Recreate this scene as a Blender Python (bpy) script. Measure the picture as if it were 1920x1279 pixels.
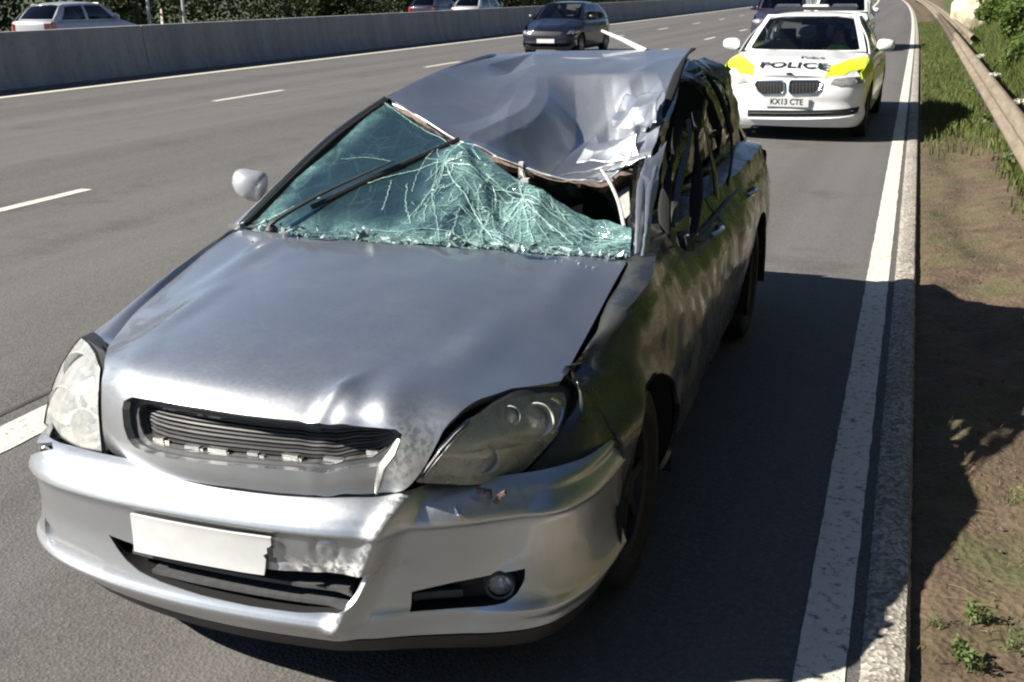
import bpy, bmesh, math, random
import numpy as np
from mathutils import Vector, Matrix, geometry

for _o in list(bpy.data.objects): bpy.data.objects.remove(_o)
scene = bpy.context.scene
COL = scene.collection
R = math.radians

# ------------------------------------------------------------------ camera
W, H = 1920.0, 1279.0
FPX, VX, VY, HC, ROLL = 2075.5, 1742.8, -23.3, 1.78, -0.007
def _cam():
    d = np.array([(VX-W/2)/FPX, (VY-H/2)/FPX, 1.0]); d /= np.linalg.norm(d)
    u = np.array([math.sin(ROLL), -math.cos(ROLL), 0.0]); u[2] = -(u[0]*d[0]+u[1]*d[1])/d[2]; u /= np.linalg.norm(u)
    return np.stack([np.cross(d, u), d, u], 1)
CM = _cam(); CC = np.array([0, 0, HC])
cam = bpy.data.objects.new('camera', bpy.data.cameras.new('camera')); COL.objects.link(cam)
cam.matrix_world = Matrix(((CM[0,0], -CM[1,0], -CM[2,0], 0), (CM[0,1], -CM[1,1], -CM[2,1], 0), (CM[0,2], -CM[1,2], -CM[2,2], HC), (0,0,0,1)))
cam.data.sensor_width = 36; cam.data.lens = FPX/W*36; cam.data.clip_start = .05; cam.data.clip_end = 3000
scene.camera = cam

# ------------------------------------------------------------------ light
SUN = Vector((-1.18, -0.70, 1.0)).normalized()
world = bpy.data.worlds.new('World'); scene.world = world; world.use_nodes = True
wn = world.node_tree.nodes; wl = world.node_tree.links
sky = wn.new('ShaderNodeTexSky'); sky.sky_type = 'NISHITA'; sky.sun_disc = False
sky.sun_elevation = math.asin(SUN.z); sky.sun_rotation = math.atan2(SUN.x, SUN.y)
sky.air_density = 0.65; sky.dust_density = 0.1; sky.ozone_density = 1.2
wn['Background'].inputs[1].default_value = 0.05
wl.new(sky.outputs[0], wn['Background'].inputs[0])
sun = bpy.data.objects.new('sun', bpy.data.lights.new('sun', 'SUN')); COL.objects.link(sun)
sun.data.energy = 5.0; sun.data.angle = R(0.5); sun.data.color = (1.0, 0.94, 0.84)
sun.rotation_euler = SUN.to_track_quat('Z', 'Y').to_euler()
scene.view_settings.view_transform = 'Standard'; scene.view_settings.look = 'None'
scene.view_settings.exposure = 1.1; scene.view_settings.gamma = 1.0; scene.view_settings.use_curve_mapping = False
scene.render.engine = 'CYCLES'
scene.cycles.max_bounces = 5; scene.cycles.diffuse_bounces = 2; scene.cycles.glossy_bounces = 3; scene.cycles.transmission_bounces = 3; scene.cycles.transparent_max_bounces = 10; scene.cycles.caustics_reflective = False; scene.cycles.caustics_refractive = False
scene.cycles.use_denoising = True; scene.cycles.filter_width = 2.2; scene.cycles.use_adaptive_sampling = True; scene.cycles.adaptive_threshold = .02

# ------------------------------------------------------------------ helpers
def project(P):
    q = (np.asarray(P, float)-CC) @ CM.T
    return np.stack([W/2+FPX*q[..., 0]/q[..., 2], H/2+FPX*q[..., 1]/q[..., 2]], -1)
def ray(px, py): return CM.T @ np.array([(px-W/2)/FPX, (py-H/2)/FPX, 1.0])

class Frame:                                   # a local frame on the ground: origin and heading
    def __init__(s, x, y, yaw): s.x, s.y, s.a = x, y, yaw
    def w(s, P):
        P = np.asarray(P, float); c, n = math.cos(s.a), math.sin(s.a)
        return np.stack([s.x+P[..., 0]*c-P[..., 1]*n, s.y+P[..., 0]*n+P[..., 1]*c, P[..., 2]], -1)
    def l(s, P):
        P = np.asarray(P, float); c, n = math.cos(s.a), math.sin(s.a); a, b = P[..., 0]-s.x, P[..., 1]-s.y
        return np.stack([a*c+b*n, -a*n+b*c, P[..., 2]], -1)
    def at(s, px, py, x=None, y=None, z=None):
        o = s.l(CC); d = s.l(CC+ray(px, py))-o
        k = (x-o[0])/d[0] if x is not None else (y-o[1])/d[1] if y is not None else (z-o[2])/d[2]
        return o+k*d
    def img(s, P): return project(s.w(P))
WORLD = Frame(0, 0, 0)

def tag(o, label=None, cat=None, group=None, kind=None):
    if label: o['label'] = label
    if cat: o['category'] = cat
    if group: o['group'] = group
    if kind: o['kind'] = kind
    return o
def empty(name, loc, rz=0, label=None, cat=None, group=None):
    o = bpy.data.objects.new(name, None); COL.objects.link(o); o.location = loc; o.rotation_euler = (0, 0, rz)
    o.empty_display_size = .1
    return tag(o, label, cat, group)
def link(name, me, mat=None, parent=None):
    o = bpy.data.objects.new(name, me); COL.objects.link(o)
    if mat is not None and not me.materials: me.materials.append(mat)
    if parent is not None: o.parent = parent
    return o
def mesh(name, V, F, mat=None, parent=None, smooth=True, ang=35):
    me = bpy.data.meshes.new(name); me.from_pydata([tuple(map(float, v)) for v in V], [], [tuple(map(int, f)) for f in F]); me.update()
    if smooth and len(F):
        me.polygons.foreach_set('use_smooth', [True]*len(F))
        if ang: me.set_sharp_from_angle(angle=R(ang))
    return link(name, me, mat, parent)

class MB:                                       # collects simple solids, builds one mesh
    def __init__(s): s.V = []; s.F = []
    def add(s, V, F):
        b = len(s.V); s.V += [tuple(v) for v in V]; s.F += [tuple(b+i for i in f) for f in F]; return s
    def box(s, c, d, rot=None, taper=1.0):
        V = []
        for z in (-.5, .5):
            k = taper if z > 0 else 1
            for x, y in ((-.5, -.5), (.5, -.5), (.5, .5), (-.5, .5)):
                p = Vector((x*d[0]*k, y*d[1]*k, z*d[2]))
                if rot is not None: p = rot @ p
                V.append(p+Vector(c))
        return s.add(V, [(3,2,1,0),(4,5,6,7),(0,1,5,4),(1,2,6,5),(2,3,7,6),(3,0,4,7)])
    def tube(s, pts, r, n=8, cap=True, flat=None):
        pts = [Vector(map(float, p)) for p in pts]; m = len(pts)
        rr = r if hasattr(r, '__len__') else [r]*m
        V = []; up = None
        for i, p in enumerate(pts):
            t = (pts[min(i+1, m-1)]-pts[max(i-1, 0)]).normalized()
            if up is None: up = Vector((0, 0, 1)) if abs(t.z) < .9 else Vector((1, 0, 0))
            a = t.cross(up).normalized(); b = a.cross(t).normalized(); up = b
            for k in range(n):
                q = 2*math.pi*k/n; fa = 1 if flat is None else flat
                V.append(p+a*math.cos(q)*rr[i]+b*math.sin(q)*rr[i]*fa)
        F = [(i*n+k, i*n+(k+1) % n, (i+1)*n+(k+1) % n, (i+1)*n+k) for i in range(m-1) for k in range(n)]
        if cap: F += [tuple(range(n-1, -1, -1)), tuple(range((m-1)*n, m*n))]
        return s.add(V, F)
    def lathe(s, prof, c, axis=(1, 0, 0), n=24, arc=1.0):   # prof: (along axis, radius)
        ax = Vector(axis).normalized(); a = ax.orthogonal().normalized(); b = ax.cross(a); V = []; m = len(prof)
        for h, r in prof:
            for k in range(n):
                q = 2*math.pi*k/n; V.append(Vector(c)+ax*h+a*math.cos(q)*r+b*math.sin(q)*r)
        return s.add(V, [(i*n+k, i*n+(k+1) % n, (i+1)*n+(k+1) % n, (i+1)*n+k) for i in range(m-1) for k in range(n)])
    def grid(s, G):
        G = np.asarray(G); n, m = G.shape[:2]
        return s.add(G.reshape(-1, 3), [(i*m+j, i*m+j+1, (i+1)*m+j+1, (i+1)*m+j) for i in range(n-1) for j in range(m-1)])
    def prism(s, poly, ext):                    # polygon (3-D points) extruded by a vector
        n = len(poly); e = Vector(ext); P = [Vector(p) for p in poly]
        return s.add(P+[p+e for p in P], [tuple(range(n-1, -1, -1)), tuple(range(n, 2*n))]+[(i, (i+1) % n, n+(i+1) % n, n+i) for i in range(n)])
    def build(s, name, mat=None, parent=None, smooth=True, ang=35, fix=True):
        o = mesh(name, s.V, s.F, mat, parent, smooth, None)
        if fix:
            bm = bmesh.new(); bm.from_mesh(o.data); bmesh.ops.recalc_face_normals(bm, faces=bm.faces); bm.to_mesh(o.data); bm.free()
        if smooth and ang: o.data.set_sharp_from_angle(angle=R(ang))
        return o

def cr(P, t):                                   # Catmull-Rom along axis 0, t in 0..1 (array)
    P = np.asarray(P, float); n = len(P)
    Q = np.concatenate([[2*P[0]-P[1]], P, [2*P[-1]-P[-2]]])
    x = np.clip(np.asarray(t, float), 0, 1)*(n-1); i = np.minimum(x.astype(int), n-2); f = (x-i)
    f = f.reshape(f.shape+(1,)*(P.ndim-1)) if P.ndim > 1 else f
    a, b, c, d = Q[i], Q[i+1], Q[i+2], Q[i+3]
    return .5*(2*b+(c-a)*f+(2*a-5*b+4*c-d)*f*f+(3*b-3*c+d-a)*f**3)
def curve(P, n): return cr(np.asarray(P, float), np.linspace(0, 1, n))
def surf(G):                                    # control grid rows x cols x 3 -> S(u along cols, v along rows)
    G = np.asarray(G, float); n, m = G.shape[:2]
    def S(u, v):
        u = np.atleast_1d(np.asarray(u, float)); v = np.atleast_1d(np.asarray(v, float))
        rows = [cr(G[i], u) for i in range(n)]                     # n arrays (k,3)
        A = np.stack(rows, 0); k = A.shape[1]
        Q = np.concatenate([[2*A[0]-A[1]], A, [2*A[-1]-A[-2]]])
        x = np.clip(v, 0, 1)*(n-1); i = np.minimum(x.astype(int), n-2); f = (x-i)[:, None]; j = np.arange(k)
        a, b, c, d = Q[i, j], Q[i+1, j], Q[i+2, j], Q[i+3, j]
        return .5*(2*b+(c-a)*f+(2*a-5*b+4*c-d)*f*f+(3*b-3*c+d-a)*f**3)
    return S
def interp(x, xs, ys): return np.interp(x, xs, ys)
def sstep(x, a, b):
    t = np.clip((np.asarray(x, float)-a)/(b-a), 0, 1); return t*t*(3-2*t)
def inv(S, fr, pts, n=90, lim=None):            # pixels -> (u,v) on a surface S given in frame fr
    g = np.linspace(0, 1, n); U, V_ = np.meshgrid(g, g); U = U.ravel(); V_ = V_.ravel()
    if lim is not None: k = lim(U, V_); U, V_ = U[k], V_[k]
    I = fr.img(S(U, V_)); out = []
    for px, py in pts:
        i = np.argmin((I[:, 0]-px)**2+(I[:, 1]-py)**2); u, v = U[i], V_[i]
        for _ in range(8):
            e = 1e-4; q = fr.img(S([u, u+e, u], [v, v, v+e])); J = np.array([(q[1]-q[0])/e, (q[2]-q[0])/e]).T
            try: du = np.linalg.solve(J, np.array([px, py])-q[0])
            except np.linalg.LinAlgError: break
            du = np.clip(du, -.04, .04); u, v = float(np.clip(u+du[0], 0, 1)), float(np.clip(v+du[1], 0, 1))
        out.append((u, v))
    return out
def inpoly(X, Y, P):
    P = np.asarray(P); c = np.zeros(np.shape(X), bool); j = len(P)-1
    for i in range(len(P)):
        yi, yj, xi, xj = P[i, 1], P[j, 1], P[i, 0], P[j, 0]
        with np.errstate(divide='ignore', invalid='ignore'):
            c ^= ((yi > Y) != (yj > Y)) & (X < (xj-xi)*(Y-yi)/(yj-yi+1e-30)+xi)
        j = i
    return c
def densify(P, st):
    out = []
    for i in range(len(P)):
        a, b = np.array(P[i]), np.array(P[(i+1) % len(P)]); n = max(1, int(math.ceil(max(abs((b-a)/st)))))
        out += [tuple(a+(b-a)*k/n) for k in range(n)]
    return out
def rounded(P, r=.3, n=4):                      # round the corners of a closed polygon (fraction of the shorter side)
    out = []; m = len(P)
    for i in range(m):
        a, b, c = (np.array(P[(i+k) % m], float) for k in (-1, 0, 1))
        d = min(np.linalg.norm(a-b), np.linalg.norm(c-b))*r
        p, q = b+(a-b)/max(np.linalg.norm(a-b), 1e-9)*d, b+(c-b)/max(np.linalg.norm(c-b), 1e-9)*d
        for k in range(n+1):
            t = k/n; out.append(tuple((1-t)**2*p+2*t*(1-t)*b+t*t*q))
    return out
def patch(name, S, outline, mat, parent, holes=(), res=(40, 40), flange=.012, out=None, off=0.0, ang=32, smooth=True, disp=None, attr=None):
    """trimmed panel: outline and holes in (u,v), filled with a fine triangle net, edges turned in by flange"""
    st = np.array([1/res[0], 1/res[1]])
    loops = [densify(outline, st)]+[densify(h, st) for h in holes]
    pts = []; edges = []
    for L in loops:
        b = len(pts); pts += L; edges += [(b+i, b+(i+1) % len(L)) for i in range(len(L))]
    B = np.array(pts); lo, hi = B.min(0), B.max(0)
    gx = np.arange(math.floor(lo[0]/st[0]), hi[0]/st[0]+1)*st[0]; gy = np.arange(math.floor(lo[1]/st[1]), hi[1]/st[1]+1)*st[1]
    X, Y = np.meshgrid(gx, gy); X = X.copy(); X[1::2] += st[0]/2; X = X.ravel(); Y = Y.ravel()
    k = inpoly(X, Y, loops[0])
    for h in loops[1:]: k &= ~inpoly(X, Y, h)
    X, Y = X[k], Y[k]
    if len(X):
        D = np.ones(len(X), bool)
        for i0 in range(0, len(B), 400):
            d2 = (((X[:, None]-B[None, i0:i0+400, 0])/st[0])**2+((Y[:, None]-B[None, i0:i0+400, 1])/st[1])**2).min(1); D &= d2 > .2
        pts = pts+list(zip(X[D], Y[D]))
    vs, es, fs, *_ = geometry.delaunay_2d_cdt([Vector((float(a/st[0]), float(b/st[1]))) for a, b in pts], edges, [], 0, 1e-5)
    UV = np.array([(v.x*st[0], v.y*st[1]) for v in vs]); T = np.array([f for f in fs if len(f) == 3])
    C = UV[T].mean(1); k = inpoly(C[:, 0], C[:, 1], loops[0])
    for h in loops[1:]: k &= ~inpoly(C[:, 0], C[:, 1], h)
    T = T[k]
    used = np.unique(T); mp = -np.ones(len(UV), int); mp[used] = np.arange(len(used)); UV = UV[used]; T = mp[T]
    P = S(UV[:, 0], UV[:, 1])
    fn = np.cross(P[T[:, 1]]-P[T[:, 0]], P[T[:, 2]]-P[T[:, 0]])
    ctr = np.array((0, 2.2, .55)) if out is None else np.array(out[1])
    dirv = (P[T].mean(1)-ctr) if out is None or out[0] == 'from' else np.broadcast_to(ctr, fn.shape)
    if (fn*dirv).sum() < 0: T = T[:, ::-1]; fn = -fn
    N = np.zeros_like(P)
    for c in range(3): np.add.at(N, T[:, c], fn)
    N /= np.maximum(np.linalg.norm(N, axis=1), 1e-12)[:, None]
    if off: P = P+N*off
    if disp is not None: P = P+N*disp(P, UV)[:, None]
    V = [tuple(p) for p in P]; F = [tuple(t) for t in T]
    if flange:
        cnt = {}
        for t in T:
            for a, b in ((t[0], t[1]), (t[1], t[2]), (t[2], t[0])): cnt.setdefault((min(a, b), max(a, b)), []).append((a, b))
        bd = [e[0] for e in cnt.values() if len(e) == 1]; nb = {}
        for a, b in bd:
            for q in (a, b):
                if q not in nb: nb[q] = len(V); V.append(tuple(P[q]-N[q]*flange))
        F += [(b, a, nb[a], nb[b]) for a, b in bd]
    o = mesh(name, V, F, mat, parent, smooth, ang)
    if attr is not None:
        at_ = o.data.attributes.new('mask', 'FLOAT', 'POINT'); m = np.zeros(len(V)); m[:len(P)] = attr(P, UV)
        at_.data.foreach_set('value', m.astype(np.float32))
    return o
def facets(seed, n=9, grad=1.0):                 # sharp creases between flat faces, like beaten sheet metal
    r = np.random.default_rng(seed); A_ = r.normal(size=(n, 3))*grad; C_ = r.normal(size=(n, 3))*.5; B_ = r.normal(size=(n, 3))*grad; D_ = r.normal(size=(n, 3))*.5
    def f(P): return .25*(((P[:, None, :]-C_[None])*A_[None]).sum(2).max(1)-((P[:, None, :]-D_[None])*B_[None]).sum(2).max(1))
    return f
def tiles(seed, cell):                          # irregular facets: each point takes the plane of its nearest seed, blended by continuity
    r = np.random.default_rng(seed)
    def f(P):
        Q = P/cell; best = np.full(len(P), 1e9); sec = np.full(len(P), 1e9); base = np.floor(Q).astype(int)
        for dx in (-1, 0, 1):
            for dy in (-1, 0, 1):
                for dz in (-1, 0, 1):
                    c = base+np.array((dx, dy, dz)); h = (c[:, 0]*374761393+c[:, 1]*668265263+c[:, 2]*2147483647+seed*974711) & 0x7fffffff
                    h = (h ^ (h >> 13))*1274126177 & 0x7fffffff; j = np.stack([(h % 1009)/1009., ((h//1009) % 1013)/1013., ((h//77773) % 1019)/1019.], 1)
                    d = np.linalg.norm(c+j-Q, axis=1); sec = np.where(d < best, best, np.minimum(sec, d)); best = np.minimum(best, d)
        return best*2-1.0                      # cone-shaped dents meeting in sharp ridges
    return f
RNG = np.random.default_rng(7)
def crumple(seed, scale, n=6):                  # folded-sheet noise: sum of ridged waves
    r = np.random.default_rng(seed); K = r.normal(size=(n, 3)); K /= np.linalg.norm(K, axis=1)[:, None]
    K *= (scale*(1+.9*np.arange(n)))[:, None]; ph = r.uniform(0, 6.28, n); am = 1/(1+.8*np.arange(n))
    def f(P):
        w = np.zeros(len(P)); Q = P+.06*np.sin(P[:, [1, 2, 0]]*scale*.7+ph[:3])
        for k, p, a in zip(K, ph, am): w += a*(1-2*np.abs(np.sin(Q@k+p)))
        return w/am.sum()
    return f
# ------------------------------------------------------------------ materials
M = {}
class Nt:
    def __init__(s, name):
        s.m = bpy.data.materials.new(name); s.m.use_nodes = True; s.t = s.m.node_tree; s.n = s.t.nodes; s.b = s.n['Principled BSDF']; M[name] = s.m
    def new(s, typ, **kw):
        n = s.n.new(typ)
        for k, v in kw.items():
            if k.startswith('i_'): n.inputs[k[2:].replace('_', ' ')].default_value = v
            else: setattr(n, k, v)
        return n
    def l(s, a, b): s.t.links.new(a, b)
    def pos(s): return s.new('ShaderNodeNewGeometry').outputs['Position']
    def obj(s): return s.new('ShaderNodeTexCoord').outputs['Object']
    def noise(s, scale, vec=None, detail=4, rough=.55, dist=0):
        n = s.new('ShaderNodeTexNoise'); n.inputs['Scale'].default_value = scale; n.inputs['Detail'].default_value = detail; n.inputs['Roughness'].default_value = rough; n.inputs['Distortion'].default_value = dist
        s.l(vec if vec is not None else s.obj(), n.inputs['Vector']); return n.outputs[0]
    def vor(s, scale, vec=None, feature='F1', out='Distance', rnd=1):
        n = s.new('ShaderNodeTexVoronoi', feature=feature); n.inputs['Scale'].default_value = scale; n.inputs['Randomness'].default_value = rnd
        s.l(vec if vec is not None else s.obj(), n.inputs['Vector']); return n.outputs[out]
    def ramp(s, fac, stops):
        n = s.new('ShaderNodeValToRGB'); e = n.color_ramp.elements
        while len(e) < len(stops): e.new(.5)
        for el, (p, c) in zip(e, stops): el.position = p; el.color = (*c, 1) if len(c) == 3 else c
        s.l(fac, n.inputs[0]); return n.outputs[0]
    def mix(s, fac, a, b, mode='MIX'):
        n = s.new('ShaderNodeMix', data_type='RGBA', blend_type=mode)
        for i, v in ((0, fac), (6, a), (7, b)):
            if hasattr(v, 'is_output'): s.l(v, n.inputs[i])
            else: n.inputs[i].default_value = v if i == 0 else (*v, 1)
        return n.outputs[2]
    def math(s, op, a, b=None):
        n = s.new('ShaderNodeMath', operation=op)
        for i, v in ((0, a), (1, b)):
            if v is None: continue
            if hasattr(v, 'is_output'): s.l(v, n.inputs[i])
            else: n.inputs[i].default_value = v
        return n.outputs[0]
    def bump(s, h, strength=.5, dist=.01, normal=None):
        n = s.new('ShaderNodeBump'); n.inputs['Strength'].default_value = strength; n.inputs['Distance'].default_value = dist
        s.l(h, n.inputs['Height'])
        if normal is not None: s.l(normal, n.inputs['Normal'])
        s.l(n.outputs[0], s.b.inputs['Normal']); return n.outputs[0]
    def set(s, **k):
        for a, v in k.items():
            i = s.b.inputs[a.replace('_', ' ')]
            if hasattr(v, 'is_output'): s.l(v, i)
            else: i.default_value = (*v, 1) if isinstance(v, tuple) and len(v) == 3 else v
        return s
def plain(name, col, rough=.5, metal=0, coat=0, var=.15, nscale=14, bump=0, spec=.5):
    n = Nt(name)
    f = n.noise(nscale); c = n.mix(n.ramp(f, [(.35, (0, 0, 0)), (.65, (1, 1, 1))]), tuple(x*(1-var) for x in col), tuple(min(1, x*(1+var)) for x in col))
    n.set(Base_Color=c, Roughness=rough, Metallic=metal, Coat_Weight=coat, Specular_IOR_Level=spec)
    if bump: n.bump(n.noise(nscale*6), bump, .01)
    return n
def carpaint(name, col, metal=.0, rough=.35, coat=.8, dirt=.25, dirtcol=(.16, .13, .10)):
    n = Nt(name)
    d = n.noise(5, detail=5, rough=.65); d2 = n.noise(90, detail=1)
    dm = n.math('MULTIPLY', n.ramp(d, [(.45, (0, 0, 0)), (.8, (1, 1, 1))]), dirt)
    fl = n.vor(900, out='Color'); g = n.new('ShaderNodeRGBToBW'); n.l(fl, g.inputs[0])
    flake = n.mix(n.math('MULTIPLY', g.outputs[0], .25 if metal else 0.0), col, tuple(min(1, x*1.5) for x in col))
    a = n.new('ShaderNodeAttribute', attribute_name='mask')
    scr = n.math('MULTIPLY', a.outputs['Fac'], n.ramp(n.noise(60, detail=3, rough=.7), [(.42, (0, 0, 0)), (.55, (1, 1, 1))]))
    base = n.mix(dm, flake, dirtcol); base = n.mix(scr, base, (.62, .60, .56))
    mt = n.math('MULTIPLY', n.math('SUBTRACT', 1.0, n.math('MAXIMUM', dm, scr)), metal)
    rg = n.math('ADD', n.math('MULTIPLY', n.math('MAXIMUM', dm, scr), .35), n.math('ADD', rough-.04, n.math('MULTIPLY', d2, .08)))
    n.set(Base_Color=base, Metallic=mt, Roughness=rg, Coat_Weight=n.math('MULTIPLY', n.math('SUBTRACT', 1.0, scr), coat), Coat_Roughness=.06)
    n.bump(n.math('ADD', n.noise(2.5, detail=2), n.math('MULTIPLY', scr, .2)), .004, .02)
    return n
carpaint('silver_paint', (.49, .51, .535), metal=.93, rough=.40, coat=.8, dirt=.05)
carpaint('shaded_scraped_silver', (.12, .123, .115), metal=.85, rough=.26, coat=.18, dirt=.85, dirtcol=(.035, .031, .017))  # scraped silver with the flank's shade put into base and dirt colour
carpaint('white_paint', (.80, .81, .82), rough=.4, coat=.6, dirt=.12)
carpaint('yellow_paint', (.72, .83, .03), rough=.45, coat=.4, dirt=.1)
carpaint('blue_paint', (.002, .004, .016), rough=.35, coat=.9, dirt=.08)
carpaint('dark_paint', (.03, .025, .05), rough=.35, coat=.9, dirt=.08)
carpaint('pale_silver_paint', (.46, .47, .50), metal=.45, rough=.4, coat=.5, dirt=.1)
plain('black_plastic', (.018, .018, .019), .55, nscale=30, bump=.05)
plain('grey_plastic', (.07, .072, .075), .5, nscale=30, bump=.05)
plain('gap_black', (.006, .006, .007), .8)
plain('gap_tar', (.05, .048, .047), .8, nscale=3, var=.4)
plain('rubber', (.016, .016, .016), .75, nscale=40, bump=.1)
plain('underbody', (.012, .012, .013), .85, nscale=20)
plain('chrome', (.75, .76, .77), .12, metal=1, var=.03)
plain('alloy', (.45, .46, .47), .35, metal=.8, var=.08)
plain('shaded_alloy', (.05, .05, .052), .5, metal=.5, var=.1)  # alloy darkened, the shade under the car put into the rims
plain('bare_metal', (.5, .49, .47), .38, metal=.9, var=.2, nscale=40, bump=.1)
plain('rusty_metal', (.16, .12, .10), .75, metal=.3, var=.4, nscale=60, bump=.2)
plain('plate_white', (.60, .61, .60), .45, var=.05)
plain('plate_yellow', (.75, .55, .05), .45, var=.05)
plain('ink', (.02, .02, .022), .5)
plain('lamp_bright', (.88, .89, .85), .35, metal=.1, var=.06)  # pale base colour standing in for light reflected inside the lamp
plain('lamp_silver', (.72, .73, .72), .3, metal=.3, var=.1)
plain('light_bar_lens', (.05, .06, .09), .15, coat=.6)
plain('seat_fabric', (.035, .036, .04), .9, nscale=80, bump=.15)
plain('trim_fabric', (.32, .31, .29), .9, nscale=60, bump=.1)
plain('airbag_cloth', (.55, .54, .52), .9, nscale=40, bump=.1)
plain('red_lens', (.35, .01, .01), .15, coat=.5)
plain('orange_lens', (.6, .2, .02), .2, coat=.5)
plain('skin', (.50, .28, .22), .55, var=.08)
plain('hi_vis', (.42, .85, .05), .7, var=.1)
plain('dark_cloth', (.03, .03, .04), .9)
plain('hair', (.06, .04, .025), .8)
plain('blue_lens', (.01, .04, .35), .1, coat=.6)
def glassy(name, tint, alpha, rough=.03, diff=None, haze=0.0):
    n = Nt(name); out = n.n['Material Output']; n.n.remove(n.b)
    fr = n.new('ShaderNodeFresnel'); fr.inputs[0].default_value = 1.5
    tr = n.new('ShaderNodeBsdfTransparent'); tr.inputs[0].default_value = (*tint, 1)
    gl = n.new('ShaderNodeBsdfGlossy'); gl.inputs['Roughness'].default_value = rough
    m = n.new('ShaderNodeMixShader'); n.l(n.math('MULTIPLY', fr.outputs[0], 1.3), m.inputs[0]); n.l(tr.outputs[0], m.inputs[1]); n.l(gl.outputs[0], m.inputs[2])
    last = m.outputs[0]
    if haze:
        df = n.new('ShaderNodeBsdfDiffuse'); df.inputs[0].default_value = (*diff, 1); m2 = n.new('ShaderNodeMixShader')
        h = n.math('MULTIPLY', n.ramp(n.noise(25, detail=6), [(.3, (.6, .6, .6)), (.7, (1, 1, 1))]), haze)
        n.l(h, m2.inputs[0]); n.l(last, m2.inputs[1]); n.l(df.outputs[0], m2.inputs[2]); last = m2.outputs[0]
    n.l(last, out.inputs[0]); return n
glassy('car_glass', (.70, .78, .78), .5)
glassy('dark_glass', (.10, .12, .13), .5)
glassy('lamp_lens', (.97, .98, .95), .9, rough=.06, diff=(.80, .81, .76), haze=.38)  # diffuse haze puts brightness into the lens of the shaded lamp
glassy('lamp_lens_hazy', (.90, .92, .88), .9, rough=.1, diff=(.84, .85, .83), haze=.33)
def shattered():
    n = Nt('shattered_glass'); out = n.n['Material Output']; n.n.remove(n.b); p = n.obj()
    w = n.new('ShaderNodeVectorMath', operation='ADD'); nz = n.new('ShaderNodeTexNoise'); nz.inputs['Scale'].default_value = 7; nz.inputs['Detail'].default_value = 3
    n.l(p, nz.inputs['Vector']); sc = n.new('ShaderNodeVectorMath', operation='SCALE'); sc.inputs[3].default_value = .05; n.l(nz.outputs[1], sc.inputs[0]); n.l(p, w.inputs[0]); n.l(sc.outputs[0], w.inputs[1]); q = w.outputs[0]
    a = n.new('ShaderNodeAttribute', attribute_name='mask')                         # how finely the pane is broken
    e1 = n.ramp(n.vor(9, q, 'DISTANCE_TO_EDGE'), [(0, (1, 1, 1)), (.02, (0, 0, 0))])
    e2 = n.ramp(n.vor(34, q, 'DISTANCE_TO_EDGE'), [(0, (1, 1, 1)), (.05, (0, 0, 0))])
    e3 = n.ramp(n.vor(120, q, 'DISTANCE_TO_EDGE'), [(0, (1, 1, 1)), (.12, (0, 0, 0))])
    pat = n.ramp(n.noise(7, p, 6, .65), [(.36, (0, 0, 0)), (.62, (1, 1, 1))])
    fine = n.math('MULTIPLY', e3, n.math('MULTIPLY', pat, a.outputs['Fac']))
    mid = n.math('MULTIPLY', e2, n.math('ADD', .04, n.math('MULTIPLY', n.math('MULTIPLY', pat, a.outputs['Fac']), .55)))
    cr_ = n.math('MINIMUM', n.math('ADD', n.math('ADD', n.math('MULTIPLY', e1, n.math('ADD', .10, n.math('MULTIPLY', a.outputs['Fac'], .15))), n.math('MULTIPLY', mid, .6)), n.math('MULTIPLY', fine, .8)), 1.0)
    dust = n.math('ADD', .05, n.math('MULTIPLY', n.math('MULTIPLY', pat, a.outputs['Fac']), .55))
    fac = n.math('MINIMUM', n.math('ADD', dust, n.math('MULTIPLY', cr_, .75)), .92)
    tr = n.new('ShaderNodeBsdfTransparent'); tr.inputs[0].default_value = (.34, .56, .58, 1)
    gl = n.new('ShaderNodeBsdfGlossy'); gl.inputs['Roughness'].default_value = .09; gl.inputs[0].default_value = (.70, .90, 1, 1)
    bp = n.new('ShaderNodeBump'); bp.inputs['Strength'].default_value = .25; bp.inputs['Distance'].default_value = .004; n.l(n.math('ADD', e2, n.math('MULTIPLY', e3, .5)), bp.inputs['Height'])
    n.l(bp.outputs[0], gl.inputs['Normal'])
    fr = n.new('ShaderNodeFresnel'); fr.inputs[0].default_value = 1.5
    m = n.new('ShaderNodeMixShader'); n.l(n.math('ADD', n.math('MULTIPLY', fr.outputs[0], 2.0), .16), m.inputs[0]); n.l(tr.outputs[0], m.inputs[1]); n.l(gl.outputs[0], m.inputs[2])
    df = n.new('ShaderNodeBsdfDiffuse'); n.l(n.mix(cr_, (.20, .42, .40), (.58, .80, .76)), df.inputs[0])
    tl = n.new('ShaderNodeBsdfTranslucent'); tl.inputs[0].default_value = (.40, .70, .68, 1)
    m3 = n.new('ShaderNodeMixShader'); m3.inputs[0].default_value = .3; n.l(df.outputs[0], m3.inputs[1]); n.l(tl.outputs[0], m3.inputs[2])
    m2 = n.new('ShaderNodeMixShader'); n.l(fac, m2.inputs[0]); n.l(m.outputs[0], m2.inputs[1]); n.l(m3.outputs[0], m2.inputs[2]); n.l(m2.outputs[0], out.inputs[0])
shattered()
plain('crack_white', (.36, .56, .51), .35, var=.1, nscale=50)
plain('shard_glass', (.36, .44, .44), .15, var=.3, nscale=30)

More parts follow.
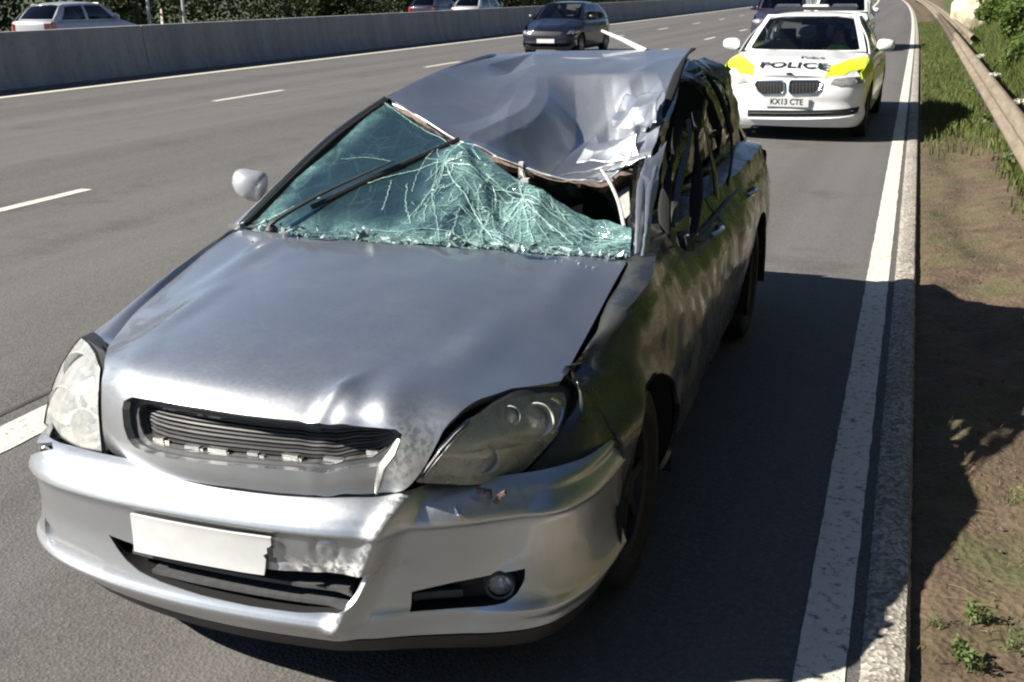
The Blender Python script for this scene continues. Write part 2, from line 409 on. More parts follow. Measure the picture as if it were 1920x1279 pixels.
def asphalt():
    n = Nt('asphalt'); p = n.pos()
    st = n.vor(82, p, out='Color'); bw = n.new('ShaderNodeRGBToBW'); n.l(st, bw.inputs[0])
    big = n.noise(.35, p, 3, .6); fine = n.noise(160, p, 1, .6)
    c = n.ramp(bw.outputs[0], [(.12, (.066, .062, .059)), (.5, (.115, .109, .103)), (.92, (.20, .19, .178))])
    c = n.mix(n.ramp(fine, [(.35, (0, 0, 0)), (.7, (1, 1, 1))]), c, (.075, .07, .066))
    c = n.mix(n.ramp(big, [(.35, (0, 0, 0)), (.7, (.45, .45, .45))]), c, (.075, .073, .072))
    # long wheel-track streaks
    mp = n.new('ShaderNodeMapping'); mp.inputs['Scale'].default_value = (1.1, .02, 1); n.l(p, mp.inputs[0])
    c = n.mix(n.ramp(n.noise(1.3, mp.outputs[0], 2), [(.35, (0, 0, 0)), (.7, (.7, .7, .7))]), c, (.145, .14, .135))
    c = n.mix(n.ramp(n.noise(.9, p, 5, .7), [(.56, (0, 0, 0)), (.70, (.55, .55, .55))]), c, (.055, .053, .052))
    n.set(Base_Color=c, Roughness=.82, Specular_IOR_Level=.35)
    n.bump(n.math('ADD', n.vor(82, p), n.math('MULTIPLY', fine, .5)), .4, .006)
asphalt()
def lines():
    n = Nt('road_line'); p = n.pos()
    w = n.ramp(n.noise(26, p, 8, .72), [(.36, (0, 0, 0)), (.47, (1, 1, 1))]); g = n.noise(3, p, 4)
    c = n.mix(g, (.62, .58, .48), (.74, .71, .62)); c = n.mix(w, (.16, .15, .13), c)
    n.set(Base_Color=c, Roughness=.7); n.bump(n.math('ADD', n.vor(95, p), n.noise(160, p)), .5, .004)
    n = Nt('kerb_concrete'); p = n.pos()
    st = n.vor(70, p, out='Color'); bw = n.new('ShaderNodeRGBToBW'); n.l(st, bw.inputs[0])
    c = n.ramp(bw.outputs[0], [(.15, (.15, .135, .115)), (.5, (.32, .29, .25)), (.85, (.55, .51, .45))])
    c = n.mix(n.ramp(n.noise(1.2, p, 4), [(.4, (0, 0, 0)), (.7, (.4, .4, .4))]), c, (.12, .11, .09))
    n.set(Base_Color=c, Roughness=.85); n.bump(n.vor(70, p), .6, .008)
    n = Nt('barrier_concrete'); p = n.pos()
    mp = n.new('ShaderNodeMapping'); mp.inputs['Scale'].default_value = (1, 1.6, .12); n.l(p, mp.inputs[0])
    c = n.mix(n.ramp(n.noise(1.2, mp.outputs[0], 6, .65), [(.35, (0, 0, 0)), (.7, (1, 1, 1))]), (.28, .28, .285), (.42, .415, .41))
    c = n.mix(n.ramp(n.noise(6, p, 5), [(.5, (0, 0, 0)), (.8, (.5, .5, .5))]), c, (.20, .195, .195))
    n.set(Base_Color=c, Roughness=.85); n.bump(n.noise(30, p), .2, .01)
    n = Nt('rail_steel'); p = n.pos()
    mp = n.new('ShaderNodeMapping'); mp.inputs['Scale'].default_value = (6, .8, 6); n.l(p, mp.inputs[0])
    c = n.mix(n.ramp(n.noise(2, mp.outputs[0], 6, .7), [(.35, (0, 0, 0)), (.7, (1, 1, 1))]), (.15, .12, .085), (.27, .225, .165))
    c = n.mix(n.ramp(n.noise(7, p, 6, .7), [(.55, (0, 0, 0)), (.72, (.8, .8, .8))]), c, (.13, .10, .07))
    n.set(Base_Color=c, Roughness=.75, Metallic=.05); n.bump(n.noise(25, p), .2, .006)
    n = Nt('soil'); p = n.pos()
    c = n.ramp(n.noise(6, p, 8, .7), [(.3, (.05, .034, .02)), (.5, (.098, .068, .042)), (.72, (.15, .108, .068))])
    moss = n.ramp(n.noise(1.6, p, 6, .6), [(.48, (0, 0, 0)), (.66, (.8, .8, .8))]); c = n.mix(moss, c, (.075, .085, .028))
    c = n.mix(n.ramp(n.vor(38, p), [(.0, (.8, .8, .8)), (.22, (0, 0, 0))]), c, (.17, .13, .09))
    sx = n.new('ShaderNodeSeparateXYZ'); n.l(p, sx.inputs[0]); gx = n.math('ADD', sx.outputs[0], n.math('MULTIPLY', n.noise(2.5, p, 4), .6)); mr = n.new('ShaderNodeMapRange'); n.l(gx, mr.inputs[0]); mr.inputs[1].default_value = 1.25; mr.inputs[2].default_value = 1.7
    c = n.mix(mr.outputs[0], c, (.05, .065, .018))
    n.set(Base_Color=c, Roughness=.95); n.bump(n.math('ADD', n.noise(40, p, 4), n.vor(38, p)), .45, .02)
    n = Nt('ground_green'); p = n.pos()
    n.set(Base_Color=n.ramp(n.noise(.5, p, 8, .7), [(.3, (.03, .045, .014)), (.7, (.07, .085, .03))]), Roughness=.95)
    n.bump(n.noise(8, p, 6), .8, .1)
lines()
def leafy(name, lo, hi, trans=.25):
    n = Nt(name); o = n.new('ShaderNodeObjectInfo'); p = n.pos()
    f = n.noise(1.6, p, 5, .7); g = n.noise(30, p, 2)
    c = n.mix(n.ramp(n.math('ADD', n.math('MULTIPLY', f, .6), n.math('MULTIPLY', g, .4)), [(.32, (0, 0, 0)), (.68, (1, 1, 1))]), lo, hi)
    n.set(Base_Color=c, Roughness=.6, Specular_IOR_Level=.3)
    tl = n.new('ShaderNodeBsdfTranslucent'); n.l(c, tl.inputs[0]); m = n.new('ShaderNodeMixShader'); m.inputs[0].default_value = trans
    out = n.n['Material Output']; n.l(n.b.outputs[0], m.inputs[1]); n.l(tl.outputs[0], m.inputs[2]); n.l(m.outputs[0], out.inputs[0])
leafy('grass_blade', (.06, .085, .02), (.16, .19, .055))
leafy('bush_leaf', (.05, .085, .016), (.14, .195, .045))
leafy('tree_leaf', (.022, .035, .010), (.05, .065, .02))
leafy('weed_leaf', (.07, .11, .03), (.17, .22, .08))
leafy('dry_grass', (.16, .12, .05), (.28, .22, .11))
plain('bark', (.09, .065, .045), .9, nscale=18, bump=.4)
plain('post_steel', (.10, .095, .085), .7, metal=.2, nscale=30, bump=.2)
plain('blossom', (.72, .70, .60), .8, var=.15)
plain('sandstone', (.55, .48, .34), .9, var=.25, nscale=5, bump=.4)
plain('sign_post_grey', (.50, .52, .52), .5, metal=.2)
# ------------------------------------------------------------------ setting
def cx(y):                                      # the carriageway bends gently to the left far off
    y = np.asarray(y, float); return -.0068*(y-2.7)-.00010*np.maximum(0, y-30)**2
YS = np.concatenate([np.arange(-40, 0, 4.0), np.arange(0, 30, .5), np.arange(30, 420, 4.0)])
def strip(name, x0, x1, z, mat, parent=None, y0=-40, y1=420, ys=None, nx=2, kind=None):
    ys = YS if ys is None else ys; ys = np.concatenate([[y0], ys[(ys > y0) & (ys < y1)], [y1]])
    xs = np.linspace(x0, x1, nx); G = np.stack([np.stack([xs+cx(y), np.full(nx, y), np.full(nx, z)], -1) for y in ys])
    o = MB().grid(G).build(name, M[mat], parent, smooth=False, fix=False)
    if kind: tag(o, kind=kind)
    return o
def hills(x, y):
    return .9*np.sin(x*.011+y*.007)+.8*np.sin(y*.013-x*.005+1)
G = []
for y in np.concatenate([np.linspace(-2200, -60, 20), np.linspace(-40, 440, 40), np.linspace(500, 2400, 20)]):
    row = []
    for x in np.concatenate([np.linspace(-2200, -80, 20), np.linspace(-60, 40, 30), np.linspace(60, 2200, 20)]):
        d = max(0, abs(x+18)-60, abs(y-150)-320); row.append((x, y, -.45+min(6, d*.02)*(1+.4*hills(x, y))))
    G.append(row)
tag(MB().grid(G).build('ground', M['ground_green'], fix=False), 'flat green countryside lying round the motorway', None, None, 'structure')
road = strip('road', -16.7, .11, 0, 'asphalt', kind='structure'); road['label'] = 'grey asphalt carriageway and hard shoulder under the damaged silver car'
road2 = strip('far_road', -34, -17.2, -.004, 'asphalt', kind='structure'); road2['label'] = 'opposite carriageway beyond the concrete barrier'
def worn(name, x0, x1, z, y1=34):
    r = np.random.default_rng(int(abs(x0)*100)); ys = np.concatenate([np.arange(-6, y1, .04), np.arange(y1, 420, 3.0)]); k = np.where(ys < y1, 1, 0)
    a = np.convolve(r.normal(0, .0025, len(ys)), np.ones(3)/3, 'same')*k; b = np.convolve(r.normal(0, .0025, len(ys)), np.ones(3)/3, 'same')*k
    MB().grid(np.stack([np.stack([x0+cx(ys)+a, ys, 0*ys+z], -1), np.stack([x1+cx(ys)+b, ys, 0*ys+z], -1)], 1)).build(name, M['road_line'], road, smooth=False, fix=False)
worn('edge_line', -.168, -.035, .004); worn('hard_shoulder_line', -3.58, -3.36, .004)
strip('central_edge_line', -15.57, -15.35, .004, 'road_line', road)
strip('edge_line', -17.9, -17.7, .001, 'road_line', road2)
strip('edge_line', -33.2, -33.0, .001, 'road_line', road2)
me_cache = {}
def dash(x, y0, par, z=.004, L=2.3, w=.13):
    ys = np.linspace(y0, y0+L, 4); G = np.stack([[(x-w/2+cx(y), y, z), (x+w/2+cx(y), y, z)] for y in ys])
    MB().grid(G).build('lane_dash', M['road_line'], par, smooth=False, fix=False)
for k in range(-2, 14): dash(-7.33, 6.2+9*k, road)
for k in range(-2, 14): dash(-11.28, 16.48+9*(k-1), road)
for x in (-20.9, -24.9, -28.9):
    for k in range(0, 12): dash(x, 12+9*k, road2, .001)
strip('tar_seam', -3.70, -3.675, .003, 'gap_tar', road)
# rough exposed-aggregate kerb strip beside the edge line
ys = np.concatenate([np.arange(-6, 14, .03), np.arange(14, 60, .4), np.arange(60, 300, 4.0)])
r_ = np.random.default_rng(3); G = []
prof = [(.002, .002), (.014, .008), (.035, .011), (.065, .012), (.095, .011), (.117, .007), (.130, -.02), (.132, -.09)]
for y in ys:
    nz = r_.normal(0, .0014, (len(prof), 2)); G.append([(x+cx(y)+n[0]*(1 if y < 14 else 0), y, z+n[1]*(1 if y < 14 else 0)) for (x, z), n in zip(prof, nz)])
tag(MB().grid(G).build('kerb', M['kerb_concrete'], fix=False), 'rough stony concrete kerb strip beside the white edge line', None, None, 'structure')
# verge: bare soil by the road, rising to a green bank behind the crash barrier
def vz(x, y):
    x = np.asarray(x, float); y = np.asarray(y, float)
    base = np.interp(x, [.0, .135, .20, .5, 1.0, 1.5, 2.4, 4, 7, 12, 30], [-.05, -.035, -.022, -.02, .02, .12, .45, 1.1, 1.9, 2.3, 2.6])
    base = base*(1-.0*y)
    und = .018*np.sin(x*9+1.3*np.sin(y*2.1))+.02*np.sin(y*1.7+x*3)+.012*np.sin(y*5.3+x*7)+.006*np.sin(y*13-x*11)
    return base+und*np.clip((x-.15)/.3, 0, 1)
xs = np.concatenate([np.arange(.128, 1.5, .04), np.arange(1.5, 4, .2), np.arange(4, 31, 2.0)])
ysv = np.concatenate([np.arange(-30, 0, 2.0), np.arange(0, 10, .05), np.arange(10, 30, .25), np.arange(30, 300, 4.0)])
r_ = np.random.default_rng(4); G = np.zeros((len(ysv), len(xs), 3))
for i, y in enumerate(ysv):
    near = 1 if 0 < y < 10 else .5
    G[i, :, 0] = xs+cx(y); G[i, :, 1] = y; G[i, :, 2] = vz(xs, np.full(len(xs), y))+r_.normal(0, .0035*near, len(xs))*(xs < 2)*(xs > .17)
tag(MB().grid(G).build('verge', M['soil'], fix=False), 'brown earth verge rising to a bank behind the crash barrier', None, None, 'structure')
tag(strip('far_verge', -46, -34, .02, 'ground_green', nx=6), 'green verge beyond the far carriageway', None, None, 'structure')

def blades(name, pts, hmin, hmax, w, mat, seed, lean=.5):
    r = np.random.default_rng(seed); n = len(pts); P = np.asarray(pts)
    a = r.uniform(0, 6.283, n); h = r.uniform(hmin, hmax, n); ln = r.uniform(0, lean, n); b = r.uniform(0, 6.283, n)
    d = np.stack([np.cos(a), np.sin(a), 0*a], 1)*w/2*r.uniform(.6, 1.4, n)[:, None]
    l1 = np.stack([np.cos(b), np.sin(b), 0*b], 1)*(ln*h*.35)[:, None]; l2 = np.stack([np.cos(b), np.sin(b), 0*b], 1)*(ln*h)[:, None]
    up = np.array((0, 0, 1.0))
    V = np.stack([P-d, P+d, P+l1+up*(h*.6)[:, None]+d*.7, P+l1+up*(h*.6)[:, None]-d*.7, P+l2+up*h[:, None]], 1).reshape(-1, 3)
    F = [];
    for i in range(n): F += [(5*i, 5*i+1, 5*i+2, 5*i+3), (5*i+3, 5*i+2, 5*i+4)]
    return mesh(name, V, F, M[mat], None, True, None)
r_ = np.random.default_rng(11)
X = r_.uniform(.14, 3.2, 200000); Y = 1+64*r_.uniform(0, 1, 200000)**1.4
dn = np.clip((Y-13)/4, 0, 1)*np.clip((X-.16)/.1, 0, 1)*1.3+np.clip((X-.85)/.25, 0, 1)*.85*np.clip((Y-2)/6, .25, 1)
pn = .5+.5*np.sin(X*6+np.sin(Y*1.9)*2)*np.sin(Y*2.3+X)
k = r_.uniform(0, 1, len(X)) < dn*(.35+.65*pn)
X, Y = X[k], Y[k]
tag(blades('grass', np.stack([X+cx(Y), Y, vz(X, Y)-.01], 1), .04, .15, .016, 'grass_blade', 12), 'short green grass along the verge beside the police car', 'grass', None, 'stuff')
X = r_.uniform(.14, 1.3, 9000); Y = r_.uniform(1.5, 22, 9000); k = r_.uniform(0, 1, 9000) < .25+.5*(np.sin(X*5+Y*1.3) > .3)
X, Y = X[k], Y[k]
tag(blades('dry_grass', np.stack([X+cx(Y), Y, vz(X, Y)-.004], 1), .006, .035, .004, 'dry_grass', 13, 1.6), 'sparse dry grass stubble on the brown earth verge', 'dry grass', None, 'stuff')

def leaves(n, fn, size, seed, up=.3):               # leaf-sized folded quads spread by fn(r)->(n,3)
    r = np.random.default_rng(seed); P = fn(r, n); N = r.normal(size=(n, 3)); N[:, 2] += up; N /= np.linalg.norm(N, axis=1)[:, None]
    T = np.cross(N, r.normal(size=(n, 3))); T /= np.linalg.norm(T, axis=1)[:, None]; B = np.cross(N, T)
    s = size*r.uniform(.6, 1.35, n)[:, None]
    V = np.stack([P-T*s, P+B*s*.45-N*s*.12, P+T*s, P-B*s*.45-N*s*.12], 1).reshape(-1, 3)
    return V, [(4*i, 4*i+1, 4*i+2, 4*i+3) for i in range(n)]
def clumpfn(clumps):                                # clumps: (x,y,z,rx,ry,rz)
    C = np.array(clumps)
    def f(r, n):
        vol = (C[:, 3]*C[:, 4]*C[:, 5])**.67; i = r.choice(len(C), n, p=vol/vol.sum()); d = r.normal(size=(n, 3)); d /= np.linalg.norm(d, axis=1)[:, None]
        q = r.uniform(.35, 1, n)**.45; P = C[i, :3]+d*C[i, 3:]*q[:, None]
        P[:, 2] = np.maximum(P[:, 2], .02+.05*r.uniform(size=n)); return P
    return f
def bush_mesh(seed, w, d, h, n, size, mat, nc=14):
    r = np.random.default_rng(seed); cl = []
    for i in range(nc):
        a, q = r.uniform(0, 6.28), r.uniform(0, 1)**.5; z = h*r.uniform(.15, .8)*(1-.35*q)
        cl.append((math.cos(a)*q*w*.4, math.sin(a)*q*d*.4, z, w*r.uniform(.12, .26), d*r.uniform(.12, .26), h*r.uniform(.12, .26)))
    V, F = leaves(n, clumpfn(cl), size, seed+1); st = MB()
    for c in cl[:9]: st.tube([(r.normal(0, .05), r.normal(0, .05), -.1), (c[0]*.5, c[1]*.5, c[2]*.45), c[:3]], [.03*h/1.5, .018*h/1.5, .006], 5)
    return mesh('foliage', V, F, M[mat], None, True, None).data, st.build('stems', M['bark']).data
def drop_protos():
    for o in [o for o in COL.objects if o.name.split('.')[0] in ('foliage', 'stems') and o.parent is None]: bpy.data.objects.remove(o)
protos = [bush_mesh(21, 1.6, 1.6, 1.5, 5200, .055, 'bush_leaf'), bush_mesh(31, 2.0, 1.8, 1.8, 6000, .06, 'bush_leaf'), bush_mesh(41, 1.3, 1.3, 1.0, 3600, .05, 'bush_leaf', 10)]
drop_protos()
def place_bush(p, x, y, s, rz, label, name='bush', group=None, z=None):
    e = empty(name, (x+float(cx(y)), y, float(vz(x, y)) if z is None else z), rz, label, 'bush', group); e.scale = (s, s, s)
    link('foliage', protos[p][0], None, e); link('stems', protos[p][1], None, e); return e
BUSH = [(0, 2.3, 8.5, .8, 'bright green bush nearest the camera behind the crash barrier'),
        (1, 2.9, 11.5, .9, 'rounded green bush behind the crash barrier at the right edge'),
        (2, 2.0, 14.2, 1.0, 'low bushy green shrub right behind the crash barrier beam'),
        (1, 3.4, 15.6, 1.0, 'broad green bush on the bank above the low shrub'),
        (0, 2.3, 18.0, 1.0, 'leafy green bush behind the barrier level with the police car boot'),
        (2, 1.9, 21.8, 1.1, 'small green shrub touching the back of the crash barrier'),
        (1, 3.0, 24.0, 1.1, 'large green bush on the bank beyond the police car'),
        (0, 2.2, 28.5, 1.0, 'green bush behind the barrier level with the second white car'),
        (1, 3.4, 33.0, 1.2, 'dense green bush high on the right bank in the distance'),
        (0, 2.3, 38.0, 1.1, 'far green bush beside the pale boulder'),
        (1, 3.2, 56.0, 1.3, 'farthest green bush behind the bend of the barrier')]
for i, (p, x, y, s, lb) in enumerate(BUSH): place_bush(p, x, y, s, i*1.7, lb, group='bushes behind the crash barrier')
X = r_.uniform(1.15, 3.6, 42000); Y = r_.uniform(3, 40, 42000)
tag(blades('tall_grass', np.stack([X+cx(Y), Y, vz(X, Y)-.02], 1), .18, .55, .022, 'grass_blade', 14, .7), 'tall rank grass and nettles on the bank behind the crash barrier', 'grass', None, 'stuff')
for i, (p, x, y, s) in enumerate([(1, 3.2, 4.5, 1.1), (0, 2.6, 1.5, 1.0), (1, 3.4, -2.5, 1.2)]):
    place_bush(p, x, y, s, 2+i, 'green bush on the right bank outside the picture beside the damaged car', group='bushes on the bank out of view')
for i, (p, x, y, s) in enumerate([(1, 4.6, -4, 1.9), (0, 5.2, 0, 2.1), (1, 4.8, 3.5, 1.9), (0, 5.0, 7, 2.2), (1, 5.4, 10.5, 2.0), (0, 5.2, 14, 2.2), (1, 5.6, 18, 2.3), (0, 5.4, 23, 2.3), (1, 5.8, 28, 2.4)]):  # unseen bushes added to cut sky light on the car's right side
    place_bush(p, x, y, s, 1+i*2.2, 'unseen tall green bush added on the right bank to block sky light', 'sky_block_bush', 'bushes added out of view to block sky light')

# steel crash barrier on the right
cb = empty('crash_barrier', (.88, 8, 0), 0, 'weathered beige steel crash barrier on posts along the right verge', 'crash barrier')
def rail(xo, y0, y1, z, flare=None):
    prof = [(-.045, .18), (.0, .165), (.035, .12), (.045, .09), (.035, .055), (-.02, .03), (-.035, .0), (-.02, -.03), (.035, -.055), (.045, -.09), (.035, -.12), (.0, -.165), (-.045, -.18)]
    ys = np.concatenate([np.arange(y0, min(y1, 30), .5), np.arange(30, y1, 2.0)]) if y1 > 30 else np.arange(y0, y1, .5)
    G = np.array([[(xo+float(cx(y))-p-.88-(0 if flare is None else flare(y)), y-8, z+q) for p, q in prof] for y in ys])
    m = MB(); m.grid(G); o = m.build('beam', M['rail_steel'], cb, ang=50, fix=False)
    s = o.modifiers.new('thick', 'SOLIDIFY'); s.thickness = .004; return o
rail(.93, -10, 60, .50); rail(.93, 60, 170, .50)
rail(1.28, 40, 120, .50, lambda y: 0)
for i in range(-3, 30):
    y = 10.35+i*2.4-(.0); x = .98+float(cx(y))-.88
    m = MB(); m.box((x+.045, y-8, .22), (.045, .07, .75)); m.box((x+.01, y-8, .5), (.06, .1, .22)); m.build('post', M['post_steel'], cb, smooth=False)

# concrete central barrier
bar = empty('central_barrier', (-16.95, 20, 0), 0, 'long grey concrete barrier down the middle of the motorway', 'barrier')
def bar_unit(y0, y1):
    prof = [(.33, 0), (.30, .08), (.21, .28), (.14, .75), (.125, 1.02), (.10, 1.07), (-.10, 1.07), (-.125, 1.02), (-.14, .75), (-.21, .28), (-.30, .08), (-.33, 0)]
    ys = np.linspace(y0+.012, y1-.012, 3); G = [[(p+float(cx(y)), y-20, q) for p, q in prof] for y in ys]
    m = MB().grid(G); n = len(prof); b = len(m.V); m.F += [tuple(range(n)), tuple(range(b-1, b-n-1, -1))]
    return m.build('barrier_unit', M['barrier_concrete'], bar, ang=25)
y = -20
while y < 200:
    st = 6 if y < 90 else 24
    bar_unit(y, y+st); y += st

# roadside things beyond the far carriageway
for i, (px, py, lb) in enumerate([(280, 38, 'left one of two grey steel sign posts beyond the far carriageway'), (345, 35, 'right one of two grey steel sign posts beyond the far carriageway')]):
    p = WORLD.at(px, py, x=-34.6)
    e = empty('sign_post', (p[0], p[1], 0), 0, lb, 'post', 'sign posts'); MB().tube([(0, 0, -.1), (0, 0, 3.2)], .075, 10).build('pole', M['sign_post_grey'], e); MB().box((0, 0, .03), (.35, .35, .1)).build('footing', M['barrier_concrete'], e, smooth=False)
p = WORLD.at(304, 38, x=-34.4)
e = empty('marker_post', (p[0], p[1], 0), 0, 'short pale marker post standing between the two sign posts', 'post')
MB().box((0, 0, .5), (.16, .1, 1.1), taper=.5).build('stake', M['blossom'], e, smooth=False); MB().box((0, -.052, .8), (.07, .01, .12)).build('reflector', M['red_lens'], e, smooth=False)
G = []
for y in YS[YS < 240]: G.append([(-34.1+cx(y), y, -.004), (-34.1+cx(y), y, .10), (-34.3+cx(y), y, .12), (-34.5+cx(y), y, .02)])
tag(MB().grid(G).build('far_kerb', M['kerb_concrete'], fix=False), 'pale kerb along the far edge of the opposite carriageway', None, None, 'structure')

def tree_mesh(seed, h, w, n, size):
    r = np.random.default_rng(seed); cl = []
    for i in range(26):
        a, q, t = r.uniform(0, 6.28), r.uniform(0, 1)**.5, r.uniform(.03, .92); ww = w*.5*(1-.55*t)*(.75+.25*math.sin(t*9+seed))
        cl.append((math.cos(a)*q*ww, math.sin(a)*q*ww, h*t, w*r.uniform(.11, .2), w*r.uniform(.11, .2), h*r.uniform(.06, .12)))
    V, F = leaves(n, clumpfn(cl), size, seed+1); st = MB(); st.tube([(0, 0, -.4), (.05*w*.2, 0, h*.3), (-.1, .05, h*.6), (0, 0, h*.9)], [.16, .13, .09, .02], 8)
    for c in cl[:14]: st.tube([(0, 0, c[2]*.55), (c[0]*.5, c[1]*.5, c[2]*.85), c[:3]], [.06, .035, .012], 5)
    return mesh('foliage', V, F, M['tree_leaf'], None, True, None).data, st.build('stems', M['bark']).data
tp = [tree_mesh(51, 7.5, 5.5, 9000, .15), tree_mesh(61, 6.5, 6.0, 9000, .15), tree_mesh(71, 8.0, 5.0, 9000, .15)]
drop_protos()
TREES = ['leftmost dark tree beyond the far carriageway, behind the pale hatchback', 'dark tree behind the bonnet of the pale hatchback', 'dark tree left of the two sign posts', 'dark tree right behind the sign posts', 'first dark tree right of the sign posts', 'second dark tree right of the sign posts', 'third dark tree right of the sign posts',
         'dark tree left of the distant cars', 'dark tree behind the distant dark car', 'dark tree behind the distant pale car', 'first dark tree right of the distant cars', 'second dark tree right of the distant cars', 'dark tree behind the blue hatchback', 'farthest dark tree beyond the concrete barrier']
for i, lb in enumerate(TREES):
    y = 30+i*6.2+2.0*math.sin(i*2.3); x = -40-2.0*math.sin(i*1.7)-(i % 3)
    e = empty('tree', (x+float(cx(y)), y, 0), i*1.3, lb, 'tree', 'dark trees beyond the far carriageway'); s = 1+.15*math.sin(i*3.1); e.scale = (s, s, s)
    link('crown', tp[i % 3][0], None, e); link('trunk', tp[i % 3][1], None, e)
for i in range(9):
    y = [-30, -18, -6, 4, 14, 22, 122, 134, 148][i]
    e = empty('tree', (-41-(i % 2)*2+float(cx(y)), y, 0), i*2.1, 'dark tree of the far roadside row standing outside the picture', 'tree', 'roadside trees out of view')
    link('crown', tp[i % 3][0], None, e); link('trunk', tp[i % 3][1], None, e)

r2 = np.random.default_rng(5)
def woodfn(r, n):
    y = r.uniform(5, 190, n); x = -37.5-4.5*r.uniform(0, 1, n)+.9*np.sin(y*.7)+.7*np.sin(y*1.9); hmax = 2.6+1.0*np.sin(y*.45)+.7*np.sin(y*1.3+1); z = hmax*r.uniform(0, 1, n)**.8; return np.stack([x+cx(y), y, z], 1)
V, F = leaves(46000, woodfn, .17, 66); tag(mesh('undergrowth', V, F, M['tree_leaf'], None, True, None), 'dark tangled undergrowth below the trees beyond the far carriageway', 'undergrowth', None, 'stuff')
for i in range(22):  # added trees, out of view, that block sky light and darken reflections
    y = -14+i*5.5; e = empty('tree', ((8.2 if i < 9 else 7.2)+(i % 3)*1.1+float(cx(y)), y, 1.8), i*2.1, 'unseen tall tree added on the right bank to block sky light', 'tree', 'trees added out of view to block sky light'); e.scale = (1.5, 1.5, 1.6)
    link('crown', tp[i % 3][0], None, e); link('trunk', tp[i % 3][1], None, e)
# loose stones, clods and twigs on the bare earth
m = MB()
for k in range(600):
    y = 1.2+18*r2.uniform()**1.6; x = .15+r2.uniform()**1.2*1.1; s_ = .003+.012*r2.uniform()**4; z = float(vz(x, y)); q = r2.normal(size=(6, 3)); q /= np.linalg.norm(q, axis=1)[:, None]
    P = np.array(((1, 0, 0), (-1, 0, 0), (0, 1, 0), (0, -1, 0), (0, 0, 1), (0, 0, -1)))*s_*r2.uniform(.6, 1.3, (6, 1)); P[:, 2] *= .7; P += (x+float(cx(y)), y, z+s_*.3)
    m.add(P, [(0, 2, 4), (2, 1, 4), (1, 3, 4), (3, 0, 4), (2, 0, 5), (1, 2, 5), (3, 1, 5), (0, 3, 5)])
tag(m.build('pebbles', M['bark'], None, smooth=False), 'loose pebbles and clods scattered on the earth verge', 'pebbles', None, 'stuff')
m = MB()
for k in range(240):
    y = 1.2+14*r2.uniform()**1.5; x = .16+r2.uniform()*1.0; a = r2.uniform(0, 6.28); L = .02+.08*r2.uniform()**2; z = float(vz(x, y))+.006; X0 = x+float(cx(y))
    m.tube([(X0, y, z), (X0+L*.5*math.cos(a)+r2.normal(0, .004), y+L*.5*math.sin(a), z+.006), (X0+L*math.cos(a), y+L*math.sin(a), z)], [.0012, .0018, .0008], 4)
tag(m.build('twigs', M['dry_grass'], None, smooth=False), 'dry twigs and dead stalks lying on the earth verge', 'twigs', None, 'stuff')
# pale boulder at the top of the right bank
def rock(name, loc, s, seed, mat, label, cat):
    bm = bmesh.new(); bmesh.ops.create_icosphere(bm, subdivisions=3, radius=1); f = crumple(seed, 1.6, 5)
    P = np.array([v.co[:] for v in bm.verts]); d = 1+.28*f(P)
    for v, k in zip(bm.verts, d): v.co = Vector((v.co.x*s[0]*k, v.co.y*s[1]*k, v.co.z*s[2]*k))
    me = bpy.data.meshes.new(name); bm.to_mesh(me); bm.free(); o = link(name, me, M[mat]); o.location = loc; return tag(o, label, cat)
rock('boulder', (2.05+float(cx(46)), 46, .95), (.9, 1.4, .95), 5, 'sandstone', 'pale sandy boulder on the right bank at the top of the picture', 'boulder')
# pale flower heads peeping over the back of the barrier
for i, (px, py, yy, lb) in enumerate([(1838, 105, 20.5, 'farthest of three white flower heads behind the crash barrier'), (1866, 140, 16.2, 'middle one of three white flower heads behind the crash barrier'), (1912, 190, 12.6, 'nearest of three white flower heads behind the crash barrier')]):
    p = WORLD.at(px, py, y=yy); zg = float(vz(p[0]-float(cx(yy)), yy))
    e = empty('flowering_weed', (p[0], p[1], zg), 0, lb, 'flower', 'white flowers behind the barrier')
    MB().tube([(0, 0, -.03), (.01, 0, (p[2]-zg)*.6), (0, 0, p[2]-zg)], .006, 6).build('stalk', M['weed_leaf'], e)
    V, F = leaves(90, clumpfn([(0, 0, p[2]-zg, .075, .075, .03)]), .018, 90+i, 2); mesh('flower_head', V, F, M['blossom'], e, True, None)
    V, F = leaves(40, clumpfn([(0, 0, .12, .12, .12, .1)]), .05, 95+i); mesh('leaves', V, F, M['weed_leaf'], e, True, None)
# weeds on the bare earth near the camera
def weed(px, py, s, n, seed, label):
    g = WORLD.at(px, py, z=-.02); x, y = g[0], g[1]; z = float(vz(x-float(cx(y)), y))
    e = empty('weed', (x, y, z), 0, label, 'weed', 'weeds on the bare verge'); r = random.Random(seed)
    rn = np.random.default_rng(seed+200); cl = [(s*.6*math.cos(a_)*q_, s*.6*math.sin(a_)*q_, s*(.12+.25*(1-q_)), s*.3, s*.3, s*.16) for a_, q_ in zip(rn.uniform(0, 6.28, 7), rn.uniform(.1, 1, 7))]
    V, F = leaves(n*5, clumpfn(cl), s*.16, seed+300, .9); mesh('leaves', V, F, M['weed_leaf'], e, True, None)
    b_ = blades('grass_tuft', np.stack([rn.normal(0, s*.4, 30), rn.normal(0, s*.4, 30), np.zeros(30)], 1), s*.3, s*.8, .004, 'weed_leaf', seed+400, 1.0); b_.parent = e
weed(1838, 1168, .062, 20, 1, 'leafy green weed on bare earth just in front of the car shadow')
weed(1812, 1248, .075, 30, 2, 'largest leafy green weed at the bottom right corner')
weed(1752, 1172, .03, 7, 3, 'tiny green sprout against the kerb at the shadow edge')
weed(1900, 1215, .05, 8, 4, 'small green weed at the right edge below the shadow')
weed(1905, 945, .05, 8, 5, 'small pale weed at the right edge in the shadow')
